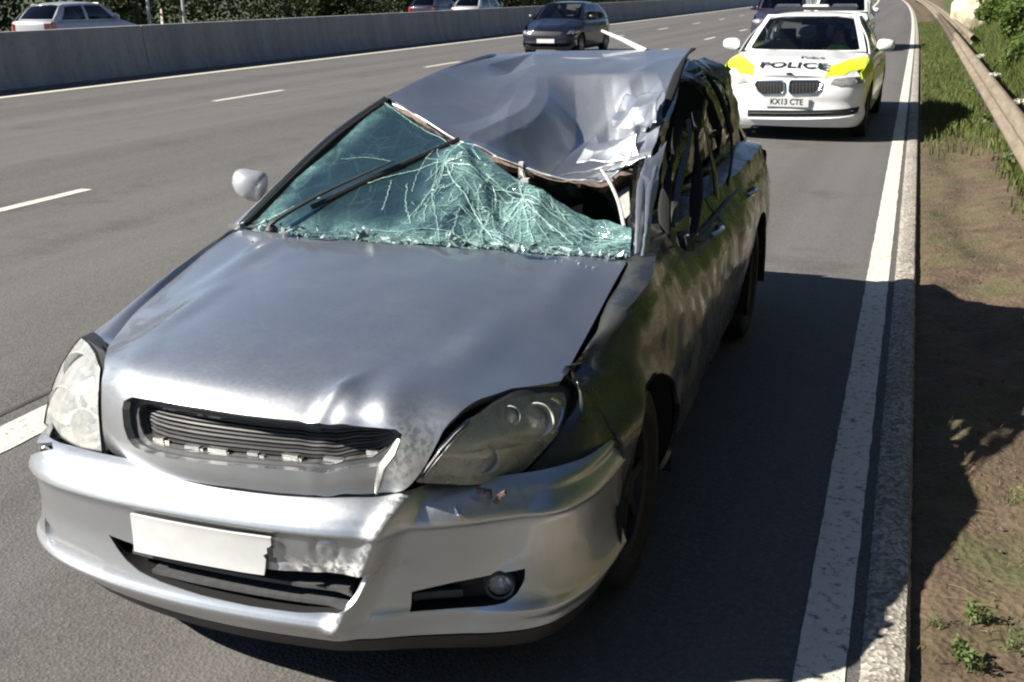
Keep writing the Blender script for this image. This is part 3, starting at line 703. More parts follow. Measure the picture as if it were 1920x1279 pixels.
# ------------------------------------------------------------------ the damaged silver car
VF = Frame(-1.516, 2.10, .017)
car = empty('damaged_car', (VF.x, VF.y, 0), VF.a, 'crashed silver hatchback with crushed roof and shattered windscreen on the hard shoulder', 'car')
A = VF.at
SILVER = M['silver_paint']
def wheel(parent, c, side, r=.315, w=.205, spokes=7, rim='alloy', detail=True):
    """tyre, rim with spokes and hub; side = +1 / -1 tells which way the face looks"""
    t = MB(); hw = w/2
    t.lathe([(-hw*.75, r*.66), (-hw*.98, r*.74), (-hw, r*.86), (-hw*.86, r*.97), (-hw*.5, r), (0, r*1.002), (hw*.5, r), (hw*.86, r*.97), (hw, r*.86), (hw*.98, r*.74), (hw*.75, r*.66), (-hw*.75, r*.66)], c, (1, 0, 0), 28)
    ty = t.build('wheel', M['rubber'], parent)
    m = MB(); m.lathe([(side*hw*.78, r*.67), (side*hw*.70, r*.60), (side*hw*.1, r*.58), (-side*hw*.7, r*.6)], c, (1, 0, 0), 28)
    for k in range(spokes):
        a = 2*math.pi*k/spokes; d = Vector((0, math.cos(a), math.sin(a))); e = Vector((0, -math.sin(a), math.cos(a))); C = Vector(c)+Vector((side*hw*.62, 0, 0))
        m.prism([C+d*r*.14-e*r*.07, C+d*r*.62-e*r*.05, C+d*r*.62+e*r*.05, C+d*r*.14+e*r*.07], (-side*.03, 0, 0))
    m.lathe([(side*hw*.3, 0.001), (side*hw*.72, .001), (side*hw*.70, r*.16), (side*hw*.5, r*.2), (side*hw*.3, r*.2)], c, (1, 0, 0), 20)
    m.build('rim', M[rim], ty)
    m = MB(); m.lathe([(0, .001), (side*.01, .001), (side*.01, r*.46), (-side*.01, r*.46), (-side*.01, .001)], Vector(c)+Vector((side*hw*.1, 0, 0)), (1, 0, 0), 24); m.build('brake_disc', M['bare_metal'], ty)
    return ty

# --- bonnet with nose
_cy = [.012, .004, .0, .004, .022, .055, .12, .25, .45, .70, .95, 1.20, 1.50]
_cz = [.605, .625, .66, .72, .785, .825, .862, .893, .916, .936, .952, .966, .975]
_dr = [.030, .030, .035, .05, .075, .095, .115, .150, .170, .165, .135, .095, .045]
_dL = [.030, .030, .035, .05, .075, .095, .115, .145, .155, .125, .090, .055, .025]
_pl = [1, 1, 1, 1, .98, .92, .80, .55, .25, .0, 0, 0, 0]
def hood_ctrl():
    G = []; xs = np.linspace(-.95, .95, 25)
    for y, z, d, dl, p in zip(_cy, _cz, _dr, _dL, _pl):
        ax = np.abs(xs); plan = np.where(xs < 0, .115*(ax/.42)**2.1, .07*(ax/.45)**2.0)*p
        zz = z-np.where(xs < 0, dl, d)*(ax/.75)**2.4
        if p > .2: zz = zz+.035*sstep(xs, .15, .5)*min(1, p)
        cre = .010*np.exp(-((ax-np.interp(y, [0, 1.4], [.40, .60]))/.035)**2)*(0 if y < .05 else 1)
        G.append(np.stack([xs, y+plan, zz+cre], -1))
    return np.array(G)
_S0 = surf(hood_ctrl())
def hood_damage(P):
    # impact fold in the leading edge above the grille's right end
    x, y, z = P[:, 0], P[:, 1], P[:, 2]; q = P.copy()
    f = np.exp(-((x-.29)/.07)**2-((y-.08)/.09)**2); q[:, 2] += .012*f*np.sin((x-.29)*30+y*14)
    f2 = np.exp(-((x-.43)/.10)**2-((y-.05)/.12)**2); q[:, 1] += .012*f2*np.sin(x*27+z*15); q[:, 2] += .006*f2*np.sin(x*22)
    ridge = np.exp(-((x-.245-.25*(y-.05))/.022)**2)*np.exp(-((y-.09)/.10)**2); q[:, 2] += .012*ridge; q[:, 1] -= .004*ridge
    q[:, 2] -= .006*np.exp(-((x-.15)/.35)**2-((y-.45)/.25)**2)
    return q
def SH(u, v): return hood_damage(_S0(u, v))
hood_px = [(196, 690), (191, 735), (192, 780), (199, 830), (214, 860), (250, 880), (330, 897), (440, 914), (560, 927), (660, 931), (742, 925), (775, 903), (800, 868), (822, 826), (846, 789), (872, 765), (902, 747), (960, 728), (1052, 714),
           (1085, 656), (1120, 591), (1150, 534), (1176, 489), (1090, 481), (1000, 476), (850, 465), (700, 455), (560, 444), (470, 432), (448, 428), (430, 439), (370, 486), (310, 536), (250, 590), (216, 631), (199, 666)]
grille_px = [(229, 768), (232, 752), (248, 744), (300, 752), (380, 765), (459, 778), (560, 789), (660, 798), (742, 805), (755, 815), (748, 832), (730, 856), (712, 874), (640, 882), (544, 881), (419, 872), (340, 863), (278, 850), (252, 838), (240, 824), (232, 800)]
hood_uv = inv(SH, VF, hood_px); grille_uv = inv(SH, VF, grille_px)
hood = patch('bonnet', SH, hood_uv, SILVER, car, [grille_uv], (170, 150), .02, attr=lambda P, U: .5*np.exp(-((P[:, 0]-.47)/.07)**2-((P[:, 1]-.06)/.08)**2-((P[:, 2]-.72)/.08)**2))
hood['label'] = 'silver bonnet dented above the grille'
# grille opening: recessed frame, clips and slats
def SHo(u, v, d):
    e = 1e-3; P = SH(u, v); a = SH(np.clip(u+e, 0, 1), v)-P; b = SH(u, np.clip(v+e, 0, 1))-P; n = np.cross(a, b); n /= np.linalg.norm(n, axis=1)[:, None]; return P-n*d
gc = np.mean(grille_uv, 0)
gr = MB(); g0 = np.array(grille_uv); g1 = gc+(g0-gc)*np.array([.93, .80]); rows = []
dg = np.array(densify([tuple(p) for p in g0], np.array([.01, .01]))); dg1 = gc+(dg-gc)*np.array([.94, .80])
ring = [np.stack([SHo(dg[:, 0], dg[:, 1], .018)[i] for i in range(len(dg))])]
sgn = 1 if SHo(np.array([gc[0]]), np.array([gc[1]]), .05)[0, 1] > SH([gc[0]], [gc[1]])[0, 1] else -1
R0, R1, R2 = SHo(dg[:, 0], dg[:, 1], sgn*.006), SHo(dg[:, 0], dg[:, 1], sgn*.03), SHo(dg1[:, 0], dg1[:, 1], sgn*.034)
R3 = SHo(dg1[:, 0], dg1[:, 1], sgn*.05)
rg = np.stack([np.concatenate([r, r[:1]]) for r in (R0, R1, R2, R3)])
grille = MB().grid(rg).build('grille_frame', M['grey_plastic'], hood)
MB().grid(np.stack([rg[2]-np.array((0, .002, 0)), rg[3]+np.array((0, .01, 0))])).build('grille_inner_rim', M['bare_metal'], hood)
bk = np.array([R2.mean(0)]*len(R2))+np.array((0, .09, 0)); MB().grid(np.stack([np.concatenate([r, r[:1]]) for r in (R3+np.array((0, .03, 0)), bk)])).build('grille_back', M['gap_black'], hood)
gu0, gu1 = dg1[:, 0].min(), dg1[:, 0].max(); gv0, gv1 = dg1[:, 1].min(), dg1[:, 1].max()
lo = R2[:, 2].min(); hi = R2[:, 2].max()
xl = np.linspace(R2[:, 0].min(), R2[:, 0].max(), 60)
def bound(x):                                       # opening's lower and upper edge at x
    P = R2; k = []
    for i in range(len(P)):
        a, b = P[i], P[(i+1) % len(P)]
        if (a[0]-x)*(b[0]-x) <= 0 and a[0] != b[0]: t = (x-a[0])/(b[0]-a[0]); k.append(a+(b-a)*t)
    if len(k) < 2: return None
    k = sorted(k, key=lambda p: p[2]); return k[0], k[-1]
for s_ in range(9):
    t = (s_+.5)/9; pts = []
    for x in xl:
        bb = bound(x)
        if bb is None: continue
        p = bb[0]+(bb[1]-bb[0])*t; pts.append((p[0], p[1]+.028, p[2]))
    m = MB(); m.tube(pts, .0045, 6, flat=.8); m.build('grille_slat', M['grey_plastic' if s_ % 2 else 'black_plastic'], hood)
for k, x in enumerate((-.24, -.12, -.04, .06, .16, .27, .36)):
    bb = bound(x); p = bb[0]; m = MB(); m.box((p[0], p[1]+.014, p[2]+.006), (.03+.012*(k % 3), .014, .012-.003*(k % 2))); m.box((p[0]+.024, p[1]+.014, p[2]+.003), (.014, .010, .007)); m.build('grille_clip', M['alloy' if k % 2 else 'bare_metal'], hood, smooth=False)
for x, w in ((-.22, .014), (-.195, .026), (-.10, .02), (-.055, .045)):
    bb = bound(x); p = bb[1]; MB().box((p[0], p[1]+.012, p[2]-.006), (w*.8, .010, .005)).build('grille_clip', M['airbag_cloth'], hood, smooth=False)
m = MB(); pr = [(.46, .05, .79), (.45, .035, .76), (.43, .02, .73), (.42, .015, .69), (.41, .02, .66)]; m.tube([np.array(p)+np.array((0, -.012, 0)) for p in pr], [.006, .013, .015, .012, .006], 7, flat=.6); m.build('torn_trim', M['bare_metal'], hood)

# --- front bumper: a wrap-round skin (u along the plan curve, v up the section)
_plan = np.array([(-.895, .72), (-.893, .58), (-.88, .43), (-.845, .30), (-.765, .175), (-.62, .075), (-.42, .010), (-.20, -.025), (.0, -.035), (.20, -.03), (.34, -.012), (.46, .03), (.62, .085), (.765, .185), (.832, .31), (.858, .44), (.868, .60), (.872, .74)])
_z = np.array([.165, .20, .225, .25, .272, .288, .30, .32, .36, .42, .49, .522, .537, .55, .565, .583, .60, .615, .628])
_o = np.array([-.085, -.06, -.038, -.018, .0, .007, .004, -.004, -.012, -.018, -.016, -.012, .0, -.002, -.010, -.022, -.040, -.062, -.090])
def bump_ctrl():
    n = 61; P = curve(_plan, n); T = np.gradient(P, axis=0); N = np.stack([T[:, 1], -T[:, 0]], 1); N /= np.linalg.norm(N, axis=1)[:, None]
    G = []
    for z, o in zip(_z, _o):
        k = np.clip(1-np.abs(P[:, 0])/.9, .0, 1)
        oo = np.where(o < -.03, o*(.55+.45*np.clip(k*3, 0, 1)), o); q = P+N*oo[:, None]; x = P[:, 0]
        zo = np.where(x < 0, -.055*(np.abs(x)/.86)**2.0, .012*(x/.86)**1.5)*np.clip((z-.2)/.3, 0, 1)+np.where(x < 0, .03*(np.abs(x)/.86)**2, .02*(x/.86))*np.clip(1-(z-.2)/.15, 0, 1)
        G.append(np.stack([q[:, 0], q[:, 1], z+zo], -1))
    return np.array(G)
_SB0 = surf(bump_ctrl())
_bc = crumple(3, 11, 6)
def bump_damage(P):
    q = P.copy(); x, z = P[:, 0], P[:, 2]
    xr = .30+(z-.29)*.42                                        # the fold line running down the bumper
    d = x-xr
    rid = np.exp(-(d/.028)**2); q[:, 1] -= .016*rid*np.clip((z-.2)/.1, 0, 1)
    q[:, 1] += .040*sstep(d, .0, .06)*np.exp(-np.maximum(d-.06, 0)/.30)
    q[:, 1] += .065*sstep(d, .0, .30)*np.exp(-np.maximum(d-.30, 0)/.22)
    rr_ = np.hypot((x-.275), (z-.492)); q[:, 1] += .007*np.exp(-((rr_-.03)/.009)**2)+.006*np.exp(-(rr_/.012)**2)
    sc = np.exp(-((x-.30)/.13)**2-((z-.435)/.035)**2); q[:, 1] += .020*sc*(_bc(P)+.6)
    k_ = sstep(z, .20, .30)[:, None]*.85+.15; return P+(q-P)*k_
def SB(u, v): return bump_damage(_SB0(u, v))
uz = lambda z: float(np.interp(z, _z, np.linspace(0, 1, len(_z))))
plate_px = [(250, 958), (330, 974), (420, 990), (511, 1002), (513, 1018), (505, 1024), (512, 1030), (498, 1036), (503, 1044), (500, 1075), (420, 1062), (340, 1047), (258, 1030)]
intake_px = [(204, 1003), (255, 1022), (330, 1040), (510, 1068), (600, 1073), (692, 1077), (684, 1096), (668, 1126), (652, 1143), (630, 1151), (560, 1149), (470, 1137), (380, 1117), (300, 1091), (262, 1072), (238, 1052), (218, 1026)]
fog_px = [(772, 1110), (850, 1092), (930, 1076), (985, 1066), (984, 1086), (970, 1112), (945, 1131), (900, 1138), (830, 1143), (768, 1148)]
inv_front = lambda px: inv(SB, VF, px, 120)
intake_uv, fog_uv = inv_front(intake_px), inv_front(fog_px)
fogL_uv = [(1-u, v-.01) for u, v in fog_uv][::-1]
washer = inv_front([(82, 826), (98, 829), (100, 842), (90, 849), (80, 842)])
e0, e1 = .06, .94
out_uv = [(e0, uz(.225)), (e1, uz(.225)), (e1, uz(.60)), (.90, uz(.612)), (.8, uz(.622)), (.5, uz(.628)), (.2, uz(.622)), (.1, uz(.612)), (e0, uz(.60))]
bumper = patch('front_bumper', SB, out_uv, SILVER, car, [intake_uv, fog_uv, fogL_uv, washer], (280, 110), .014,
               attr=lambda P, U: np.clip(1.3*np.exp(-((P[:, 0]-.31)/.15)**2-((P[:, 2]-.435)/.026)**2)+.55*np.exp(-((P[:, 0]-(.30+(P[:, 2]-.29)*.42))/.03)**2)+.5*np.exp(-((P[:, 0]-.6)/.12)**2-((P[:, 2]-.6)/.02)**2), 0, 1))
bumper['label'] = 'silver front bumper folded and scraped on its right half'
def SBo(d):
    def f(u, v):
        e = 2e-3; u = np.asarray(u, float); v = np.asarray(v, float); P = SB(u, v); a = SB(np.clip(u+e, 0, 1), v)-SB(np.clip(u-e, 0, 1), v); b = SB(u, np.clip(v+e, 0, 1))-SB(u, np.clip(v-e, 0, 1)); n = np.cross(a, b); n /= np.linalg.norm(n, axis=1)[:, None]
        return P-n*d*(1 if np.mean(n[:, 1]) < 0 else -1)
    return f
patch('chin_spoiler', SB, [(.09, .0), (.91, .0), (.93, uz(.219)), (.07, uz(.219))], M['black_plastic'], bumper, (), (90, 24), .02)
m = MB(); q = VF.at(935, 1190, y=.215); m.prism([q, q+np.array((.02, .01, -.02)), q+np.array((.015, .01, .03)), q+np.array((-.02, 0, .012))], (.0, .004, 0)); m.build('torn_flap', M['grey_plastic'], bumper)
# intake: dark box and three slats
def recess(uv, depth, mat, name, grow=1.04):
    c = np.mean(uv, 0); d = np.array(densify([tuple(p) for p in uv], np.array([.012, .02]))); P0 = SBo(.004)(d[:, 0], d[:, 1]); P1 = P0+np.array((0, depth, 0)); P2 = np.broadcast_to(P1.mean(0), P1.shape)
    G = np.stack([np.concatenate([r, r[:1]]) for r in (P0, P1, P2)]); return MB().grid(G).build(name, M[mat], bumper)
recess(intake_uv, .10, 'gap_black', 'intake_box')
iu = np.array(intake_uv); ul, ur = iu[:, 0].min(), iu[:, 0].max()
S3 = SBo(.030)
def zspan(u):
    k = []
    for i in range(len(iu)):
        a, b = iu[i], iu[(i+1) % len(iu)]
        if (a[0]-u)*(b[0]-u) <= 0 and a[0] != b[0]: k.append(a[1]+(b[1]-a[1])*(u-a[0])/(b[0]-a[0]))
    return (min(k), max(k)) if len(k) > 1 else None
for t in (.30, .56, .82):
    us = np.linspace(ul+.004, ur-.004, 40); lo_, hi_ = [], []
    G = [[], [], [], []]
    for u in us:
        zs = zspan(u)
        if zs is None: continue
        zt = uz(.300)+(uz(.415)-uz(.300))*t
        if not zs[0] <= zt <= zs[1]: continue
        p = S3([u], [zt])[0]; G[0].append(p+np.array((0, .03, .010))); G[1].append(p+np.array((0, -.010, .007))); G[2].append(p+np.array((0, -.010, -.003))); G[3].append(p+np.array((0, .03, -.006)))
    MB().grid(np.array(G)).build('intake_slat', M['grey_plastic'], bumper)
fl_c = np.mean(fogL_uv, 0); patch('fog_lamp_cover', SBo(.012), [tuple(fl_c+(np.array(q)-fl_c)*1.02) for q in fogL_uv], SILVER, bumper, (), (120, 60), 0)
for uv, nm, cpx in ((fog_uv, 'R', (936, 1098)),):
    recess(uv, .06, 'black_plastic', 'fog_lamp_recess'); c = inv_front([cpx])[0] if cpx else (1-inv_front([(936, 1098)])[0][0], inv_front([(936, 1098)])[0][1])
    p = SBo(.018)(np.array([c[0]]), np.array([c[1]]))[0]; n_ = Vector((.35 if nm == 'R' else -.35, -1, 0)).normalized()
    f_ = MB().lathe([(.012, .030), (.016, .036), (.006, .042), (-.03, .042)], p, n_, 24).build('fog_lamp', M['grey_plastic'], bumper)
    MB().lathe([(.008, .001), (.006, .016), (.0, .031)], p, n_, 20).build('lens', M['lamp_lens'], f_); MB().lathe([(-.03, .001), (-.026, .012), (-.004, .030)], p, n_, 20).build('reflector', M['chrome'], f_)
    bl = MB(); us = np.linspace(min(a[0] for a in uv)+.004, max(a[0] for a in uv)-.02, 14); vm = np.mean([a[1] for a in uv]); Pm = SBo(.026)(us, np.full(14, vm))
    bl.tube(Pm[:8] if nm == 'R' else Pm[6:], .012, 6, flat=1.0); bl.build('fog_lamp_blank', M['grey_plastic'], bumper)
pl_uv = inv_front(plate_px)
plate = patch('number_plate', SBo(-.013), pl_uv, M['plate_white'], car, (), (90, 60), .006); plate['label'] = 'blank white front number plate broken off at its right end'
m = MB(); q = A(506, 1035, y=-.045); m.box(q, (.014, .004, .02)); m.box(q+np.array((.006, 0, -.02)), (.02, .004, .012)); m.build('broken_plate_edge', M['black_plastic'], plate, smooth=False)
# plate holder smudge and torn bits
m = MB(); q = A(855, 952, y=.10); m.tube([q, q+np.array((.012, -.012, -.012)), q+np.array((.02, -.01, -.03))], [.006, .009, .004], 6); m.build('broken_clip', M['bare_metal'], bumper)
m = MB(); q = A(918, 925, y=.16)
for k, (dx, dz, w) in enumerate(((0, 0, .012), (.022, -.010, .012), (.034, .006, .009), (-.02, .006, .012))): m.box(q+np.array((dx, -.006, dz)), (w, .012, .022), Matrix.Rotation(.5*k, 3, 'Y'))
m.build('broken_bracket', M['rusty_metal'], bumper, smooth=False)
# dark body behind the skins
m = MB(); m.box((0, .62, .38), (1.30, .50, .34)); m.box((0, .72, .62), (.80, .50, .20)); m.build('engine_bay', M['gap_black'], car, smooth=False)
m = MB(); m.box((0, 2.3, .27), (1.40, 4.0, .12)); m.build('floor_pan', M['underbody'], car, smooth=False)

# --- headlights
def headlight(ctrl, outline, lens, mirror, bowls, name_label):
    G = np.array([[A(px, py, y=y) for px, py, y in row] for row in ctrl]); S = surf(G); uv = inv(S, VF, outline)
    o = ('dir', (0, -1, .3)); lensob = patch('headlight', S, uv, M[lens], car, (), (40, 40), .006, out=o); lensob['label'] = name_label
    c = np.mean(uv, 0); d = np.array(densify([tuple(p) for p in uv], np.array([.05, .05]))); P0 = S(d[:, 0], d[:, 1])+np.array((0, .006, 0)); k = np.array((0, .11, -.03))
    i1 = c+(d-c)*.92; P1 = S(i1[:, 0], i1[:, 1])+k*.35; i2 = c+(d-c)*.70; P2 = S(i2[:, 0], i2[:, 1])+k; P3 = np.broadcast_to(P2.mean(0)+np.array((0, .02, 0)), P2.shape)
    Gh = np.stack([np.concatenate([r, r[:1]]) for r in (P0, P1, P2, P3)]); MB().grid(Gh).build('lamp_housing', M['lamp_silver'], lensob)
    MB().grid(np.stack([np.concatenate([r, r[:1]]) for r in (P0-np.array((0, .012, 0)), P0+np.array((0, .05, 0)))])).build('lamp_rim', M['black_plastic'], lensob)
    sr_ = 1 if mirror > 0 else .0
    if sr_:  # pale sheet added close behind the lens to brighten the shaded lamp
        ii = c+(np.array(uv)-c)*.95; lin = patch('bright_lamp_liner', S, [tuple(q) for q in ii], M['lamp_bright'], lensob, (), (50, 50), 0, out=o, off=-.022, disp=lambda P, U: .004*np.sin(P[:, 0]*160+P[:, 2]*60)*(P[:, 2] < .72)+.008*np.sin(P[:, 2]*45+1))
    for (px, py, y, r, col) in bowls:
        p = A(px, py, y=y); ax = (mirror*.12, -1, .12)
        if sr_: p = S(*np.array(inv(S, VF, [(px, py)], 50)).T)[0]+np.array((0, .018, 0)); r = r*.72
        b = MB().lathe([(-.05, .004), (-.046, r*.35), (-.03, r*.7), (.0, r), (.004, r*1.06), (-.002, r*1.1)], p, ax, 26).build('reflector', M['lamp_silver'], lensob); MB().lathe([(-.046, .001), (-.01, .001), (-.012, .010), (-.046, .011)], p, ax, 12).build('bulb', M[col], b)
    return lensob, S, uv
LR = headlight([[(775, 910, .075), (890, 912, .19), (1010, 888, .37)], [(815, 850, .085), (930, 825, .22), (1050, 805, .45)], [(860, 775, .15), (955, 735, .34), (1072, 727, .60)]],
               [(781, 905), (800, 880), (828, 842), (855, 812), (885, 782), (920, 760), (965, 744), (1020, 735), (1058, 735), (1064, 748), (1060, 780), (1045, 815), (1015, 850), (985, 880), (935, 905), (860, 910)], 'lamp_lens', 1,
               [(905, 868, .27, .045, 'ink'), (1003, 792, .45, .058, 'ink'), (952, 785, .36, .034, 'ink')], 'clear right-hand headlight with its gap to the bonnet torn open')
def on_lens(S, px, d=.004):
    return S(*np.array(inv(S, VF, px, 50)).T)+np.array((0, -d, 0))
MB().tube(curve(on_lens(LR[1], [(793, 897), (815, 868), (840, 838), (862, 812), (884, 792)]), 14), [.004]+[.011]*10+[.008, .006, .003], 7, flat=.35).build('chrome_strip', M['chrome'], LR[0])
MB().tube(curve(on_lens(LR[1], [(850, 856), (905, 850), (960, 842), (1010, 830), (1040, 812)], -.03), 14), .006, 6).build('lamp_divider', M['chrome'], LR[0])
MB().tube(curve(on_lens(LR[1], [(1030, 748), (1048, 760), (1050, 785), (1036, 815)], -.01), 14), .006, 6).build('lamp_divider', M['chrome'], LR[0])
LL = headlight([[(197, 852, .15), (135, 835, .24), (76, 800, .38)], [(193, 770, .23), (135, 745, .28), (82, 735, .43)], [(198, 680, .34), (175, 650, .42), (140, 622, .57)]],
               [(193, 846), (188, 790), (187, 735), (190, 690), (180, 662), (165, 642), (152, 632), (140, 646), (118, 680), (104, 712), (94, 748), (84, 792), (110, 815), (150, 838)], 'lamp_lens_hazy', -1,
               [(120, 760, .36, .055, 'alloy'), (160, 800, .27, .05, 'alloy'), (150, 700, .40, .06, 'alloy')], 'sunlit left-hand headlight with its glare put into the lens haze')  # white haze in this lens stands in for sun on the reflectors
e0_ = LL[1](*np.array(inv(LL[1], VF, [(193, 846), (188, 790), (187, 735), (190, 690), (165, 642), (152, 632)], 50)).T)+np.array((0, .004, 0)); e1_ = SH(*np.array(inv(SH, VF, [(214, 858), (200, 825), (193, 775), (193, 730), (197, 690), (199, 667)])).T)+np.array((0, .015, -.012))
MB().grid(np.stack([curve(e0_, 20), curve((e0_+e1_)/2+np.array((0, .02, 0)), 20), curve(e1_, 20)])).build('lamp_infill', M['black_plastic'], car)
# black gap band round the right headlight
q = [A(px, py, y=y) for px, py, y in ((795, 895, .13), (818, 850, .16), (842, 805, .20), (880, 768, .28), (940, 742, .40), (1010, 728, .54), (1062, 722, .64))]
m = MB(); m.tube([p+np.array((0, .03, -.02)) for p in q], .035, 8); m.build('lamp_gap_seal', M['gap_black'], car)

# --- body sides: u from nose to tail (y), v from sill to the shoulder line
def half_w(y, z):
    w = np.interp(z, [.16, .22, .30, .45, .62, .75, .85, .93, .97], [.78, .82, .855, .885, .895, .888, .868, .815, .74])
    return w-.075*np.clip((1.15-y)/.85, 0, 1.2)**2.2-.12*np.clip((y-3.75)/.9, 0, 1.2)**2
def crest(y): return np.interp(y, [.3, .6, 1.0, 1.45, 1.9, 2.6, 3.4, 4.0, 4.3, 4.6], [.70, .775, .868, .935, .945, .95, .955, .97, .95, .90])
Y0, Y1 = .42, 4.58
_seamL = SH(*np.array(inv(SH, VF, [(199, 666), (216, 631), (250, 590), (310, 536), (370, 486), (430, 439), (448, 428)])).T)
_seamR = SH(*np.array(inv(SH, VF, [(1052, 714), (1085, 656), (1120, 591), (1150, 534), (1176, 489)])).T)
_cf = crumple(17, 3.2, 5); _cg = crumple(23, 8.0, 5); _f1 = facets(9, 9); _f2 = facets(12, 9); _ct = lambda P: .6*_f1((P-np.array((.85, 1.1, .65)))/np.array((.3, .45, .25)))+.6*_f2((P-np.array((.85, 2.6, .65)))/np.array((.3, .6, .25))); _ct2 = tiles(12, np.array((.12, .17, .13)))
def side(sg, damage=False):
    def S(u, v):
        y = Y0+(Y1-Y0)*np.asarray(u, float); v = np.asarray(v, float); zc = crest(y); z = .20+(zc-.20)*np.minimum(v/.9, 1); t = np.clip((v-.9)/.1, 0, 1)
        kz = np.clip((z-.75)/(zc-.75+1e-6), 0, 1); x = half_w(y, np.minimum(z, .86))-.035*kz**2
        xe = x-.12; ze = z+.02; q_ = _seamL if sg < 0 else _seamR; k_ = 1-sstep(y, 1.36, 1.5)
        gap_ = .005 if sg < 0 else .018
        xe = xe+(np.interp(y, q_[:, 1], np.abs(q_[:, 0]))+gap_-xe)*k_; ze = ze+(np.interp(y, q_[:, 1], q_[:, 2])-.003-ze)*k_
        xe = xe+(.12*np.exp(-((y-.55)/.42)**2)+.03*np.exp(-((y-1.7)/.5)**2))*k_*(1 if damage else 0)
        z = z+(ze-z)*t+.012*np.sin(np.pi*t)*k_; x = x+(xe-x)*t
        P = np.stack([sg*x, y, z], -1)
        if damage:
            yy, zz = P[:, 1], P[:, 2]
            dent = .125*np.exp(-((yy-.55)/.42)**2)*sstep(zz, .58, .80)+.05*np.exp(-((yy-1.7)/.5)**2)*sstep(zz, .5, .9)+.075*np.exp(-((yy-2.3)/.7)**2)*sstep(zz, .72, .97)
            dent += .03*np.exp(-((yy-1.15)/.18)**2-((zz-.72)/.12)**2)-.02*np.exp(-((yy-3.0)/.4)**2-((zz-.65)/.2)**2)
            fade = sstep(yy, .5, .9)*(1-.7*sstep(yy, 3.2, 4.2))
            P[:, 0] -= dent+.010*_cf(P)*fade+.030*np.clip(_ct(P), -1.2, 1.2)*fade+.006*_ct2(P)*fade
            P[:, 2] -= .03*np.exp(-((yy-2.2)/.8)**2)*sstep(zz, .8, .95)
        return P
    return S
def yz(S_, y, z):                                   # (y,z) -> (u,v) on a side
    u = (y-Y0)/(Y1-Y0); zc = float(crest(y)); return (u, .9*(z-.20)/(zc-.20))
def arch(y0, r=.365, n=18, z0=.31): return [(y0+r*math.cos(a), z0+r*math.sin(a)) for a in np.linspace(math.pi*1.08, -math.pi*.08, n)]
